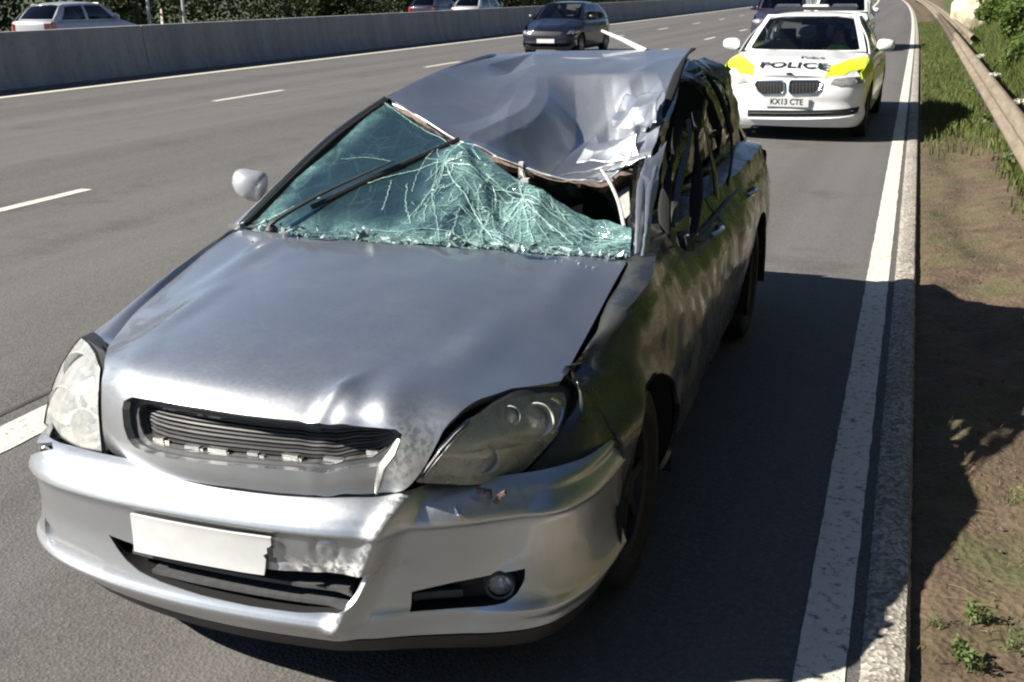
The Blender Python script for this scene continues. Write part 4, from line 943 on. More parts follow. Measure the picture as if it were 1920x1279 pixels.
for sg, dm, nm in ((1, True, 'right'), (-1, False, 'left')):
    S_ = side(sg, dm); P2 = lambda L: [yz(S_, y, z) for y, z in L]
    top = lambda a, b, v=1.0: [((y-Y0)/(Y1-Y0), v) for y in np.linspace(a, b, 12)]
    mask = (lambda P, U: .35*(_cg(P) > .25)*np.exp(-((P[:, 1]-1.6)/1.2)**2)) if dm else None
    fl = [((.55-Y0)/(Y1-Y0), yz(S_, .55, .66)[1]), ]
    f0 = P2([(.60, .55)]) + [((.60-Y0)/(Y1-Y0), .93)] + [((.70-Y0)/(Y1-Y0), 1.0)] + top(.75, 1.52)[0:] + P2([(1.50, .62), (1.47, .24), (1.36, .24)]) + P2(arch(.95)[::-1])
    PAINT = M['shaded_scraped_silver'] if dm else SILVER
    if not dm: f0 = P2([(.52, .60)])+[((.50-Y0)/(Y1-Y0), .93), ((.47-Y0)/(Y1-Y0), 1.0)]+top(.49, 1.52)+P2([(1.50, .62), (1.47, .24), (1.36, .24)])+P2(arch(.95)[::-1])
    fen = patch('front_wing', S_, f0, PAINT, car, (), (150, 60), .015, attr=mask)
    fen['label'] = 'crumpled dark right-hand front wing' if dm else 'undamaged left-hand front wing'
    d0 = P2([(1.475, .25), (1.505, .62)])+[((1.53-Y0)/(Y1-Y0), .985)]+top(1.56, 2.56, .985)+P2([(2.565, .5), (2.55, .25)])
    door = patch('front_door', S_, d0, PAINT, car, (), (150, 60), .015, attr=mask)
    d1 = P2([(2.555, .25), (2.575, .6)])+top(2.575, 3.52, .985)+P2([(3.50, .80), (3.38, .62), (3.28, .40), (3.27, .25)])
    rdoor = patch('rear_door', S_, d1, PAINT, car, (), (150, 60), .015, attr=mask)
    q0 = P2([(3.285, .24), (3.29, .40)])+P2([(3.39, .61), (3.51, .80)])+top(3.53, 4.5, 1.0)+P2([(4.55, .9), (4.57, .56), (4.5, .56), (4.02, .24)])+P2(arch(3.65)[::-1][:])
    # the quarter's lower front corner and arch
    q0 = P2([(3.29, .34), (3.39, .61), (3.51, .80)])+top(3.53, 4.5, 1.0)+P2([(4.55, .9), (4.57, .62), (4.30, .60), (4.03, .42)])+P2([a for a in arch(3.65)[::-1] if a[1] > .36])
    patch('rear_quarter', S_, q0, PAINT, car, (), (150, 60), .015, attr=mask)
    for dr, yh in ((door, 2.38), (rdoor, 3.32)):
        pp = S_(*[np.array([k]) for k in yz(S_, yh, .84)])[0]; MB().tube([pp+np.array((sg*.012, -.12, 0)), pp+np.array((sg*.032, -.06, .004)), pp+np.array((sg*.032, .04, .004)), pp+np.array((sg*.01, .09, 0))], .013, 8, flat=.8).build('door_handle', SILVER, dr)
    if not dm:
        sl = [S_(*[np.array([k]) for k in yz(S_, y, .60)])[0]+np.array((sg*.004, 0, 0)) for y in np.linspace(1.55, 2.52, 16)]; MB().tube(sl, .016, 6, flat=1.0).build('rubbing_strip', M['black_plastic'], door)
        sl = [S_(*[np.array([k]) for k in yz(S_, y, .60)])[0]+np.array((sg*.004, 0, 0)) for y in np.linspace(2.60, 3.34, 14)]; MB().tube(sl, .016, 6, flat=1.0).build('rubbing_strip', M['black_plastic'], rdoor)
    m = MB(); ys = np.linspace(1.32, 3.28, 20); G = [[(sg*(half_w(y, .22)-.005), y, .245), (sg*(half_w(y, .2)-.02), y, .19), (sg*.66, y, .18)] for y in ys]; m.grid(G); m.build('sill', M['black_plastic'], car)
    for yw in (.95, 3.65):
        wheel(car, (sg*(.765 if sg < 0 else .74), yw, .315), sg, rim='shaded_alloy')
        m = MB(); th = np.linspace(-.25, math.pi+.25, 18); G = [[(sg*.87, yw+.37*math.cos(t), .31+.37*math.sin(t)), (sg*.55, yw+.37*math.cos(t), .31+.37*math.sin(t))] for t in th]; m.grid(G); m.build('wheel_arch_liner', M['gap_black'], car)
# front edge of the wings where they meet the lamps and bumper (the strip outside each lamp)

# front end of the crushed right wing, between lamp, bumper and wheel arch
_SRr = side(1, True); u_ = (.625-Y0)/(Y1-Y0); ev = lambda v: _SRr(np.array([u_]), np.array([v]))[0]
r0 = [A(1066, 738, y=.605), A(1062, 785, y=.50), A(1032, 835, y=.42), A(990, 884, y=.345)]; r2 = [ev(.95), ev(.86), ev(.74), ev(.62)]; r1 = [(a+b)/2+np.array((.025, -.02, .0)) for a, b in zip(r0, r2)]
SN = surf([r0, r1, r2]); patch('wing_nose', SN, [(0, 0), (1, 0), (1, 1), (0, 1)], M['shaded_scraped_silver'], car, (), (26, 22), .02, out=('dir', (1, -1, .3)), disp=lambda P, U: .010*_cf(P*2.2))
# --- crushed roof: control net given as (pixel, depth), so the dish and folds are real metal
ROOF = [[(930, 103, 3.15), (1010, 98, 3.34), (1090, 95, 3.42), (1170, 94, 3.42), (1235, 93, 3.38), (1292, 93, 3.30)],
        [(868, 119, 2.80), (945, 128, 2.92), (1030, 128, 3.0), (1115, 128, 3.02), (1200, 126, 3.0), (1278, 124, 2.92)],
        [(812, 140, 2.52), (893, 158, 2.60), (985, 168, 2.66), (1080, 172, 2.68), (1178, 168, 2.66), (1264, 158, 2.62)],
        [(768, 160, 2.31), (845, 188, 2.34), (940, 212, 2.36), (1050, 222, 2.36), (1150, 214, 2.34), (1248, 200, 2.36)],
        [(735, 177, 2.17), (808, 212, 2.14), (905, 255, 2.10), (1030, 282, 2.08), (1130, 270, 2.08), (1230, 248, 2.14)],
        [(720, 187, 2.10), (792, 224, 2.04), (890, 280, 1.98), (1035, 322, 1.95), (1125, 314, 1.95), (1216, 290, 2.0)]]
_SR0 = surf([[A(px, py, y=y) for px, py, y in row] for row in ROOF])
_rc = crumple(41, 7.0, 7); _rf1 = facets(14, 12); _rf2 = facets(25, 12); _rt = lambda P: np.clip(.9*_rf1((P-np.array((.40, 2.30, 1.28)))/np.array((.22, .28, .4)))+.7*_rf2((P-np.array((.48, 2.15, 1.25)))/np.array((.14, .18, .4))), -1.3, 1.3); _rl = tiles(4, np.array((.20, .26, .5))); _rt2 = tiles(8, np.array((.09, .12, .3)))
def SR(u, v):
    u = np.asarray(u, float); v = np.asarray(v, float); P = _SR0(u, v)
    d = np.zeros(len(P))
    # a sharp valley beaten into the panel: long slope falling to the right, short one rising to the gutter
    val = np.interp(u+.05*np.sin(v*9), [0, .34, .42, .47, .58, .70, .735, .80, .86, .93, 1], [0, 0, .06, -.05, -.80, -1.02, -1.0, -.55, -.50, -.02, 0]); kv = np.interp(v, [0, .25, .48, .70, .88, 1], [0, .0, .85, 1, .45, .04]); d += .25*val*kv
    d -= .032*np.clip(1-np.abs(u-.21)/.11-np.abs(v-.17)/.13, 0, 1)
    d += .006*np.clip(1-np.abs(u-.40-.25*(v-.5))/.05, 0, 1)*sstep(v, .35, .6)
    d += .035*np.exp(-((u-.80)/.035)**2-((v-.80)/.16)**2)*np.sin(v*22)*1.0  # buckled ridge beside it
    d += .030*np.exp(-((u-.90-.1*(v-.6))/.04)**2)*sstep(v, .35, .55)*(1+.6*np.sin(v*36+u*20))
    d += .020*np.exp(-((u-.20)/.10)**2-((v-.14)/.10)**2)*np.sign(.16-v)*np.clip(np.abs(.16-v)*9, 0, 1)
    kk = sstep(u, .45, .85)*sstep(v, .20, .6); d += .055*_rt(P)*kk*sstep(u, .68, .8)+.016*_rt2(P)*kk*sstep(u, .65, .85)+.030*np.clip(_rt(P*1.0+.07), -1, 1)*kk+.006*_rl(P*.75+.3)*(1-kk)*sstep(v, 0, .1)
    d += .012*np.exp(-((u*1.0+v*.55-.95)/.035)**2)*sstep(v, .1, .4)
    P = P.copy(); P[:, 2] += d; return P
rj = [(0, 0), (1, 0), (1, .2), (.992, .45), (1, .7), (.985, .85), (.97, 1), (.9, .985), (.82, 1), (.7, .99), (.6, 1), (.45, .985), (.3, 1), (.15, .99), (0, 1)]
roof = patch('roof', SR, rj, SILVER, car, (), (170, 170), .0, out=('dir', (0, 0, 1)), ang=18, attr=lambda P, U: .55*np.exp(-((U[:, 0]-.9)/.07)**2)*sstep(U[:, 1], .45, .7)*(_rc(P*1.7) > .05))
roof['label'] = 'crushed silver roof pushed down at its front right corner'
s = roof.modifiers.new('thick', 'SOLIDIFY'); s.thickness = .012; s.offset = -1
# torn header rail hanging under the roof's front edge
us = np.linspace(0.03, .98, 40); fe = SR(us, np.full(40, 1.0)); r_ = np.random.default_rng(8)
G = [fe+np.array((0, .004, -.006)), fe+np.array((0, -.006, -.022))+r_.normal(0, .003, (40, 3)), fe+np.array((0, .02, -.045))+r_.normal(0, .006, (40, 3)), fe+np.array((0, .07, -.05))]
MB().grid(np.array(G)).build('header_rail', M['rusty_metal'], roof)
MB().grid(np.array(G)+np.array((0, .035, -.012))).build('header_lining', M['seat_fabric'], roof)
for k, (a, b, w) in enumerate((((742, 192), (800, 232), .006), ((880, 268), (902, 300), .010), ((985, 312), (975, 335), .013), ((1100, 322), (1190, 298), .009), ((1050, 330), (1110, 322), .008), ((900, 285), (980, 312), .006))):
    p, q = A(*a, y=2.02-.0*k), A(*b, y=1.93); MB().tube([p, (p+q)/2+np.array((0, -.008, .005)), q], [w*.6, w, w*.5], 6, flat=.5).build('torn_flange', M['bare_metal'], roof)
# torn, bent sheets standing up at the roof's front right corner
_tf = tiles(31, np.array((.10, .13, .09))); _tg = facets(35, 10)
def flap(rows, nm, amp, seed, ol):
    S_ = surf([[A(px, py, y=y) for px, py, y in r] for r in rows]); o = patch(nm, S_, ol, SILVER, roof, (), (44, 44), 0, out=('dir', (-.5, -.4, .7)), ang=16, disp=lambda P, U: amp*1.3*_tf(P+seed)+amp*1.6*np.clip(_tg((P-P.mean(0))/.05+seed), -1.5, 1.5)); s = o.modifiers.new('t', 'SOLIDIFY'); s.thickness = .002
flap([[(1078, 298, 2.06), (1135, 305, 2.02), (1200, 296, 1.98)], [(1095, 275, 2.14), (1140, 280, 2.08), (1195, 272, 2.02)], [(1112, 248, 2.22), (1150, 258, 2.14), (1198, 250, 2.06)]], 'torn_sheet', .010, .1, [(0, 0), (.3, .04), (.6, 0), (1, .06), (.97, .5), (1, .9), (.75, .8), (.5, .95), (.25, .7), (.1, 1), (.05, .5)])
flap([[(1140, 238, 2.40), (1185, 242, 2.30), (1232, 238, 2.16)], [(1150, 205, 2.50), (1190, 208, 2.38), (1240, 205, 2.24)], [(1158, 178, 2.62), (1200, 176, 2.50), (1250, 172, 2.36)]], 'torn_sheet', .012, .5, [(0, .1), (.2, 0), (.5, .08), (.8, 0), (1, .1), (.96, .5), (1, .95), (.7, 1), (.5, .9), (.2, 1), (.06, .6)])
flap([[(1172, 312, 1.96), (1195, 306, 1.95), (1222, 296, 1.95)], [(1185, 280, 2.05), (1205, 278, 2.02), (1230, 266, 2.02)], [(1200, 248, 2.16), (1220, 246, 2.12), (1240, 238, 2.12)]], 'torn_sheet', .009, .9, [(0, 0), (.5, .1), (1, 0), (.95, .5), (1, 1), (.5, .9), (0, 1), (.1, .5)])
# roof aerial
p, q = A(1212, 97, y=3.40), A(1129, 58, y=3.62)
ae = MB().tube([p, p+(q-p)*.5+np.array((0, 0, .004)), q], [.015, .011, .007], 8).build('roof_aerial', M['plate_white'], car); MB().lathe([(0, .03), (.02, .024), (.03, .012)], p+np.array((0, 0, -.02)), (0, 0, 1), 12).build('aerial_base', M['black_plastic'], ae)

# --- left side glasshouse (upright, seen edge on)
railL = [A(444, 424, y=1.42), A(520, 345, y=1.62), A(600, 268, y=1.82), A(665, 219, y=1.99), A(722, 183, y=2.12), A(800, 143, y=2.48), A(868, 117, y=2.80), A(930, 101, y=3.15)]
railL += [np.array((-.475, 3.5, 1.40)), np.array((-.50, 3.8, 1.27)), np.array((-.56, 4.15, 1.05))]
beltL = [np.array((-.80, y, float(crest(y))+.012)) for y in (1.40, 1.55, 1.75, 1.95, 2.15, 2.5, 2.85, 3.2, 3.55, 3.9, 4.25)]
midL = [(a*.5+b*.5)+np.array((-.035, 0, 0)) for a, b in zip(railL, beltL)]
SLG = surf([beltL, midL, railL])
wl1 = rounded([(.20, .06), (.545, .06), (.535, .90), (.40, .88)], .12); wl2 = rounded([(.575, .06), (.80, .06), (.735, .87), (.565, .90)], .12)
lg = patch('left_window_frame', SLG, [(0, 0), (1, 0), (1, 1), (0, 1)], SILVER, car, [wl1, wl2], (60, 30), .015, out=('dir', (-1, 0, .2)))
for w in (wl1, wl2): patch('side_window', SLG, w, M['dark_glass'], lg, (), (30, 20), 0, out=('dir', (-1, 0, .2)), off=-.006)
# A-pillar: painted outer strip and black seal along the screen
def ribbon(pts, wv, name, mat, parent, thick=.012, n=40):
    C = curve(pts, n); Wd = curve(wv, n); m = MB(); G = [C, C+Wd*.5+np.array((0, -.006, .006)), C+Wd]; m.grid(np.array(G)); o = m.build(name, mat, parent); s = o.modifiers.new('t', 'SOLIDIFY'); s.thickness = thick; s.offset = 0; return o
inL = [A(462, 427, y=1.43), A(538, 350, y=1.62), A(618, 272, y=1.80), A(682, 222, y=1.97), A(733, 188, y=2.09)]
ouL = [A(443, 425, y=1.42), A(519, 347, y=1.62), A(600, 269, y=1.82), A(664, 220, y=1.99), A(719, 184, y=2.11)]
mid_ = [(a*.55+b*.45) for a, b in zip(ouL, inL)]
ribbon(ouL, [b-a for a, b in zip(ouL, mid_)], 'windscreen_pillar', SILVER, car)
ribbon([p+np.array((0, .006, -.004)) for p in mid_], [(b-a)*1.05 for a, b in zip(mid_, inL)], 'windscreen_seal', M['gap_black'], car)
rr = [np.array(p) for p in railL[4:8]]; MB().tube(curve([p+np.array((-.004, 0, -.012)) for p in rr], 24), .009, 8).build('roof_gutter', M['gap_black'], lg)

# --- shattered windscreen hanging from the left pillar
WS = [[(462, 432, 1.43), (560, 441, 1.36), (680, 452, 1.30), (810, 462, 1.27), (940, 471, 1.29), (1060, 478, 1.34), (1182, 482, 1.42)],
      [(505, 388, 1.53), (600, 398, 1.47), (710, 402, 1.43), (830, 402, 1.42), (950, 420, 1.43), (1065, 446, 1.44), (1182, 462, 1.46)],
      [(580, 310, 1.72), (660, 330, 1.64), (750, 345, 1.60), (845, 345, 1.58), (965, 385, 1.56), (1070, 425, 1.53), (1183, 446, 1.50)],
      [(655, 245, 1.90), (715, 270, 1.82), (790, 292, 1.76), (850, 305, 1.70), (975, 360, 1.64), (1072, 408, 1.58), (1184, 434, 1.53)],
      [(722, 190, 2.08), (775, 228, 1.99), (835, 262, 1.90), (888, 288, 1.80), (985, 350, 1.70), (1075, 396, 1.62), (1184, 424, 1.56)]]
_SW0 = surf([[A(px, py, y=y) for px, py, y in row] for row in WS]); _wc = crumple(55, 8, 6)
def SW(u, v):
    u = np.asarray(u, float); v = np.asarray(v, float); P = _SW0(u, v).copy()
    k = sstep(u, .25, .6)*np.clip(v*3, 0, 1); P[:, 2] += .012*_wc(P)*k
    for uc, vc, ru, rv, h_ in ((.535, .80, .20, .95, .050), (.74, .70, .16, .75, .045), (.64, .35, .10, .4, -.025), (.90, .55, .12, .6, -.03)): P[:, 2] += h_*np.clip(1-np.abs(u-uc)/ru-np.abs(v-vc)/rv, 0, 1)
    P[:, 2] += .016*np.exp(-((u-.53-.20*(.75-v))/.018)**2)*sstep(v, .02, .2)
    P[:, 2] += .014*np.exp(-((u-.72)/.05)**2-((v-.55)/.22)**2)
    return P
top_edge = [(1, 1), (.97, .97), (.9, 1), (.83, .985), (.76, 1), (.7, .98), (.64, 1), (.58, .97), (.52, 1), (.42, .985), (.3, 1), (0, 1)]
screen = patch('windscreen', SW, [(0, 0), (1, 0)]+top_edge, M['shattered_glass'], car, (), (80, 60), 0, out=('dir', (0, -1, 1)), ang=0,
               attr=lambda P, U: np.clip(.03+.95*sstep(U[:, 0], .36, .62)+.55*np.exp(-(U[:, 1]/.18)**2)+.5*np.exp(-(U[:, 0]/.05)**2), 0, 1))
screen['label'] = 'shattered green windscreen sagging away from the roof'
# long cracks: raised splintered ridges on the pane
def crack(pts, w, seed, n=40):
    P = curve(np.array(pts, float), n); r = np.random.default_rng(seed); P[1:-1] += r.normal(0, .0016, (n-2, 2)); Q = SW(P[:, 0], P[:, 1])+np.array((0, -.003, .004))
    return Q, np.maximum(.0008, w*(.5+r.uniform(0, 1, n)))
CR = []
def cpx(pts, w, seed): CR.append((inv(SW, VF, pts, 60), w, seed))
cpx([(722, 195), (760, 222), (800, 248), (840, 270), (885, 300)], .0020, 1); cpx([(835, 305), (850, 340), (880, 380), (905, 425), (950, 468)], .0026, 2)
cpx([(835, 305), (790, 318), (740, 330), (690, 345)], .0018, 3); cpx([(835, 305), (900, 335), (960, 362), (1020, 388), (1080, 430)], .0020, 4)
cpx([(980, 375), (1000, 395), (1040, 430), (1075, 460)], .0026, 5); cpx([(980, 375), (960, 400), (945, 425)], .0024, 6); cpx([(980, 375), (1010, 385), (1060, 405)], .0016, 16)
cpx([(820, 320), (812, 360), (820, 420), (825, 455)], .0010, 7); cpx([(765, 345), (762, 385), (770, 420)], .0010, 8); cpx([(735, 340), (725, 375), (718, 395)], .001, 9)
cpx([(480, 425), (520, 405), (560, 385), (600, 372)], .002, 10); cpx([(640, 300), (690, 297), (740, 305)], .0008, 11); cpx([(1090, 425), (1130, 445), (1175, 452)], .0016, 12)
cpx([(890, 385), (935, 410), (1000, 415), (1060, 440)], .0013, 13); cpx([(680, 430), (740, 436), (800, 430), (870, 450)], .0013, 14); cpx([(925, 350), (930, 380), (925, 420), (940, 450)], .001, 15)
for (fx, fy), n_, rad, sd in (((835, 305), 15, 95, 1), ((980, 375), 17, 85, 2), ((1090, 440), 10, 60, 3), ((905, 430), 12, 60, 4)):
    r = np.random.default_rng(sd*31)                 # spider webs round the blows: spokes and broken rings
    c0 = np.array(inv(SW, VF, [(fx, fy)], 60)[0]); th = np.sort(r.uniform(0, 2*math.pi, n_)); su = rad/700; sv = rad/180
    for t in th:
        L = r.uniform(.5, 1.15); k = np.linspace(.02, 1, 5)[:, None]; P = c0+k*L*np.array((math.cos(t)*su, math.sin(t)*sv))+r.normal(0, .006, (5, 2))*k
        P = P[(P[:, 0] > 0) & (P[:, 0] < 1) & (P[:, 1] > 0) & (P[:, 1] < .99)]
        if len(P) > 2: CR.append((P, .0009, sd*100+int(t*10)))
    for q in (.22, .45, .72):
        for a0, a1 in zip(th, np.roll(th, -1)):
            if r.uniform() < .6 and a1 > a0:
                qq = q*r.uniform(.85, 1.15); P = np.array([c0+qq*np.array((math.cos(t)*su, math.sin(t)*sv)) for t in np.linspace(a0, a1, 3)])
                if P.min() > 0 and P[:, 0].max() < 1 and P[:, 1].max() < .99: CR.append((P, .0006, sd*500+int(a0*10)))
m = MB()
for uv, w, sd in CR:
    P, ww = crack(uv, w, sd); m.tube(P, ww, 4, flat=.5)
r_ = np.random.default_rng(77)
for k in range(260):                                # short splinters along the broken area
    u0, v0 = r_.uniform(.42, .99), r_.uniform(.02, .8)*r_.uniform(.3, 1); a = r_.uniform(0, 6.28); L = r_.uniform(.01, .05)
    uu = np.clip(u0+np.linspace(0, 1, 4)*L*math.cos(a)+r_.normal(0, .003, 4), 0, 1); vv = np.clip(v0+np.linspace(0, 1, 4)*L*2*math.sin(a), 0, 1)
    m.tube(SW(uu, vv)+np.array((0, -.002, .003)), [.0004, .0011, .0008, .0004], 4, flat=.5)
tag(m.build('cracks', M['crack_white'], screen, fix=False), kind='stuff')
# splintered fringe along the foot of the pane
m = MB()
for k in range(700):
    u = r_.uniform(.03, .99); p = SW([u], [abs(r_.normal(0, .035))])[0]+np.array((0, -r_.uniform(0, .05), r_.uniform(-.01, .02))); s_ = r_.uniform(.004, .016)
    a = r_.normal(size=3)*s_; b = r_.normal(size=3)*s_*.6; a[2] *= .5; b[2] = abs(b[2])
    m.add([p, p+a, p+b], [(0, 1, 2)])
tag(m.build('glass_fringe', M['shard_glass'], screen, smooth=False, fix=False), kind='stuff')
m = MB()                                            # peeled strip of laminate lying along the cowl
for a_, b_, nn in ((530, 700, 14), (700, 880, 16), (860, 1010, 14)):
    us = np.linspace(a_, b_, nn); base = [A(x, np.interp(x, [530, 700, 880, 1010], [434, 446, 455, 462])+r_.normal(0, 3), y=1.25+.03*math.sin(x*.05)) for x in us]
    m.grid(np.array([base, [p+np.array((r_.normal(0, .004), -.02-r_.uniform(0, .015), .006+r_.normal(0, .008))) for p in base]]))
m.build('peeled_laminate', M['shard_glass'], screen, smooth=False, fix=False)
# loose glass crumbs on the bonnet's rear edge
m = MB()
for k in range(40):
    u, v = r_.uniform(.12, .85), r_.uniform(.925, .935); p = SH([u], [v])[0]+np.array((0, 0, .003)); s_ = r_.uniform(.002, .006)
    m.box(p, (s_, s_, s_*.8), Matrix.Rotation(r_.uniform(0, 3), 3, 'Z'))
tag(m.build('glass_crumbs', M['shard_glass'], screen, smooth=False), kind='stuff')
# cowl and scuttle under the pane
G = []
for x, y, z in zip(np.linspace(-.80, .74, 20), [1.43, 1.40, 1.37, 1.34, 1.32, 1.30, 1.29, 1.28, 1.27, 1.27, 1.27, 1.28, 1.29, 1.30, 1.32, 1.34, 1.36, 1.39, 1.41, 1.43], [.92]*20): G.append([(x, y-.10, z-.045), (x, y+.0, z-.01), (x, y+.10, z+.0)])
MB().grid(G).build('scuttle_panel', M['black_plastic'], car)
# --- wipers
def wiper(base, mid, tip, b0, b1, lab):
    off = np.array((0, -.010, .024)); P = [A(px, py, y=y)+off for px, py, y in (base, mid, tip)]
    w = MB().tube(curve([P[0]+np.array((0, .0, -.03)), P[0], P[0]+(P[1]-P[0])*.5+np.array((0, -.004, .006)), P[1], P[2]], 14), np.linspace(.019, .007, 14), 7, flat=.6).build('wiper', M['black_plastic'], car)
    a, b = A(*b0[:2], y=b0[2])+off*.6, A(*b1[:2], y=b1[2])+off*.6
    MB().tube(curve([a, (a+b)/2+np.array((0, -.002, .004)), b], 12), .007, 6, flat=1.5).build('wiper_blade', M['rubber'], w)
    MB().lathe([(0, .026), (.02, .022), (.03, .010)], P[0]+np.array((0, 0, -.035)), (0, -.3, 1), 14).build('wiper_hub', M['black_plastic'], w)
    w['label'] = lab
wiper((512, 430, 1.38), (640, 358, 1.57), (742, 312, 1.68), (585, 396, 1.48), (862, 268, 1.84), 'long black wiper lying across the shattered pane')
# --- left door mirror
p = A(474, 350, x=-.93); e_ = []
for k, (t, wy) in enumerate(zip(np.linspace(-1, 1, 9), [0.02, .6, .85, .97, 1, .98, .9, .7, .05])): pass
bm = bmesh.new(); bmesh.ops.create_uvsphere(bm, u_segments=20, v_segments=12, radius=1)
for v in bm.verts:
    x, y, z = v.co; sx = math.copysign(abs(x)**(.8 if x < 0 else .45), x); sz = math.copysign(abs(z)**.6, z); k = 1-.42*max(0, -z)+.04*z
    y = -abs(y)**1.3*.07 if y < 0 else y*.012; v.co = Vector((sx*.085*k+.02*max(0, -z), y, sz*.075))
me = bpy.data.meshes.new('door_mirror'); bm.to_mesh(me); bm.free(); me.polygons.foreach_set('use_smooth', [True]*len(me.polygons)); mo = link('door_mirror', me, M['pale_silver_paint'], car); mo.location = tuple(p+np.array((-.012, 0, .005))); mo['label'] = 'silver left-hand door mirror'; mo.rotation_euler = (0, .15, .25); mo.scale = (.86, .9, .86)
MB().lathe([(0, .001), (.002, .07), (-.004, .074)], (0, .021, 0), (0, 1, 0), 20).build('mirror_glass', M['chrome'], mo)
MB().tube([(.05, .0, -.05), (.10, -.005, -.075), (.155, -.01, -.10)], [.028, .024, .03], 8, flat=.6).build('mirror_arm', M['black_plastic'], mo)

# --- right side: collapsed pillars and bent window frames
RE = [A(1216, 290, y=2.0), A(1234, 240, y=2.16), A(1250, 198, y=2.38), A(1265, 155, y=2.64), A(1279, 122, y=2.94), A(1294, 94, y=3.32)]
SRR = side(1, True)
def beltR(y): return SRR(np.array([(y-Y0)/(Y1-Y0)]), np.array([.985]))[0]
BR = [beltR(1.44), beltR(1.80), beltR(2.3), beltR(2.85), beltR(3.45), beltR(4.05)]
RE2 = RE[:-1]+[A(1330, 104, y=3.52)]
MR = [(a*.52+b*.48)+np.array((k, 0, dz)) for a, b, k, dz in zip(RE2, BR, (.01, -.055, -.03, .035, .07, .05), (0, -.02, .0, .02, .03, .05))]
MR2 = [(a*.82+b*.18)+np.array((k, 0, dz)) for a, b, k, dz in zip(RE2, BR, (.0, -.03, -.01, .02, .045, .05), (0, 0, .01, .02, .03, .03))]
_sc = crumple(61, 9, 6)
_SG0 = surf([BR, MR, MR2, RE2])
def SG(u, v):
    P = _SG0(u, v).copy(); P[:, 0] += .022*_sc(P); P[:, 2] += .012*_sc(P+3); return P
wr1 = [(.06, .05), (.20, .03), (.42, .03), (.43, .3), (.41, .55), (.415, .90), (.30, .93), (.17, .88), (.10, .45)]
wr2 = [(.455, .04), (.62, .03), (.80, .05), (.79, .40), (.75, .74), (.68, .90), (.46, .91), (.445, .5)]
wr3 = [(.82, .06), (.93, .10), (.91, .5), (.86, .80), (.79, .86), (.81, .45)]
rg_ = patch('right_window_frame', SG, [(0, 0), (1, 0), (1, .5), (.985, 1), (0, 1)], M['shaded_scraped_silver'], car, [wr1, wr2, wr3], (80, 50), .02, out=('dir', (1, 0, .2)), attr=lambda P, U: .5*(_sc(P) > .15))
rg_['label'] = 'twisted silver pillars and window frames of the crushed right side'
# remnant of glass in the rear door and torn black seals
patch('window_glass', SG, [(.47, .09), (.62, .07), (.75, .11), (.72, .42), (.60, .30), (.5, .45)], M['car_glass'], rg_, (), (30, 20), 0, out=('dir', (1, 0, .2)), off=-.006)
patch('quarter_window', SG, wr3, M['dark_glass'], rg_, (), (20, 20), 0, out=('dir', (1, 0, .2)), off=-.006)
0 and patch('window_glass', SG, [(.60, .3), (.79, .1), (.78, .40), (.74, .74), (.67, .88), (.55, .88), (.52, .6)], M['dark_glass'], rg_, (), (30, 20), 0, out=('dir', (1, 0, .2)), off=-.012)
def frame_tube(px, r, name, mat):
    P = curve([A(x, y_, y=d) for x, y_, d in px], 24); r_ = np.random.default_rng(len(px)*7+int(px[0][0])); P[1:-1] += r_.normal(0, .0008, (22, 3)); MB().tube(P, [r*(.75+.35*math.sin(k*.31+px[0][0])) for k in range(24)], 8, flat=.5).build(name, mat, rg_)
frame_tube([(1192, 476, 1.45), (1196, 420, 1.55), (1200, 360, 1.72), (1208, 315, 1.90), (1222, 285, 2.02)], .011, 'bent_pillar', SILVER)
frame_tube([(1204, 480, 1.44), (1212, 420, 1.56), (1216, 365, 1.72), (1226, 320, 1.88), (1240, 270, 2.06)], .010, 'bent_pillar', SILVER)
flap([[(1186, 474, 1.47), (1200, 476, 1.47), (1218, 478, 1.50)], [(1192, 400, 1.62), (1208, 398, 1.64), (1226, 396, 1.68)], [(1200, 345, 1.78), (1217, 342, 1.80), (1236, 338, 1.85)], [(1210, 292, 1.96), (1228, 288, 1.98), (1248, 270, 2.06)]], 'crumpled_pillar', .009, .3, [(0, 0), (.5, .01), (1, 0), (.92, .25), (1, .5), (.9, .75), (1, 1), (.5, .97), (0, 1), (.1, .8), (0, .55), (.12, .3)])
frame_tube([(1262, 425, 1.95), (1268, 360, 2.10), (1280, 310, 2.2), (1292, 262, 2.35), (1290, 225, 2.45)], .018, 'bent_door_frame', M['shaded_scraped_silver'])
frame_tube([(1345, 372, 2.75), (1338, 320, 2.75), (1328, 270, 2.72), (1318, 222, 2.70), (1322, 190, 2.75)], .020, 'bent_door_frame', M['shaded_scraped_silver'])
frame_tube([(1250, 455, 1.85), (1246, 395, 1.95), (1252, 340, 2.05), (1262, 290, 2.18), (1272, 240, 2.35)], .022, 'torn_seal', M['gap_black'])
frame_tube([(1300, 440, 2.0), (1305, 380, 2.2), (1308, 320, 2.4), (1306, 260, 2.5), (1305, 210, 2.6)], .024, 'torn_seal', M['gap_black'])
frame_tube([(1360, 360, 2.95), (1372, 300, 3.0), (1368, 240, 3.05), (1350, 180, 3.1), (1325, 140, 3.15)], .026, 'torn_seal', M['gap_black'])
frame_tube([(1243, 220, 2.28), (1256, 180, 2.45), (1270, 140, 2.72), (1286, 106, 3.1), (1300, 92, 3.3)], .020, 'roof_rail_edge', M['gap_black'])
frame_tube([(1250, 228, 2.26), (1262, 185, 2.45), (1275, 145, 2.72), (1290, 112, 3.1)], .013, 'roof_rail_lip', SILVER)
frame_tube([(1215, 478, 1.55), (1250, 465, 1.75), (1300, 446, 2.05), (1350, 394, 2.6), (1392, 338, 3.35), (1405, 310, 3.7)], .012, 'window_sill_strip', M['grey_plastic'])
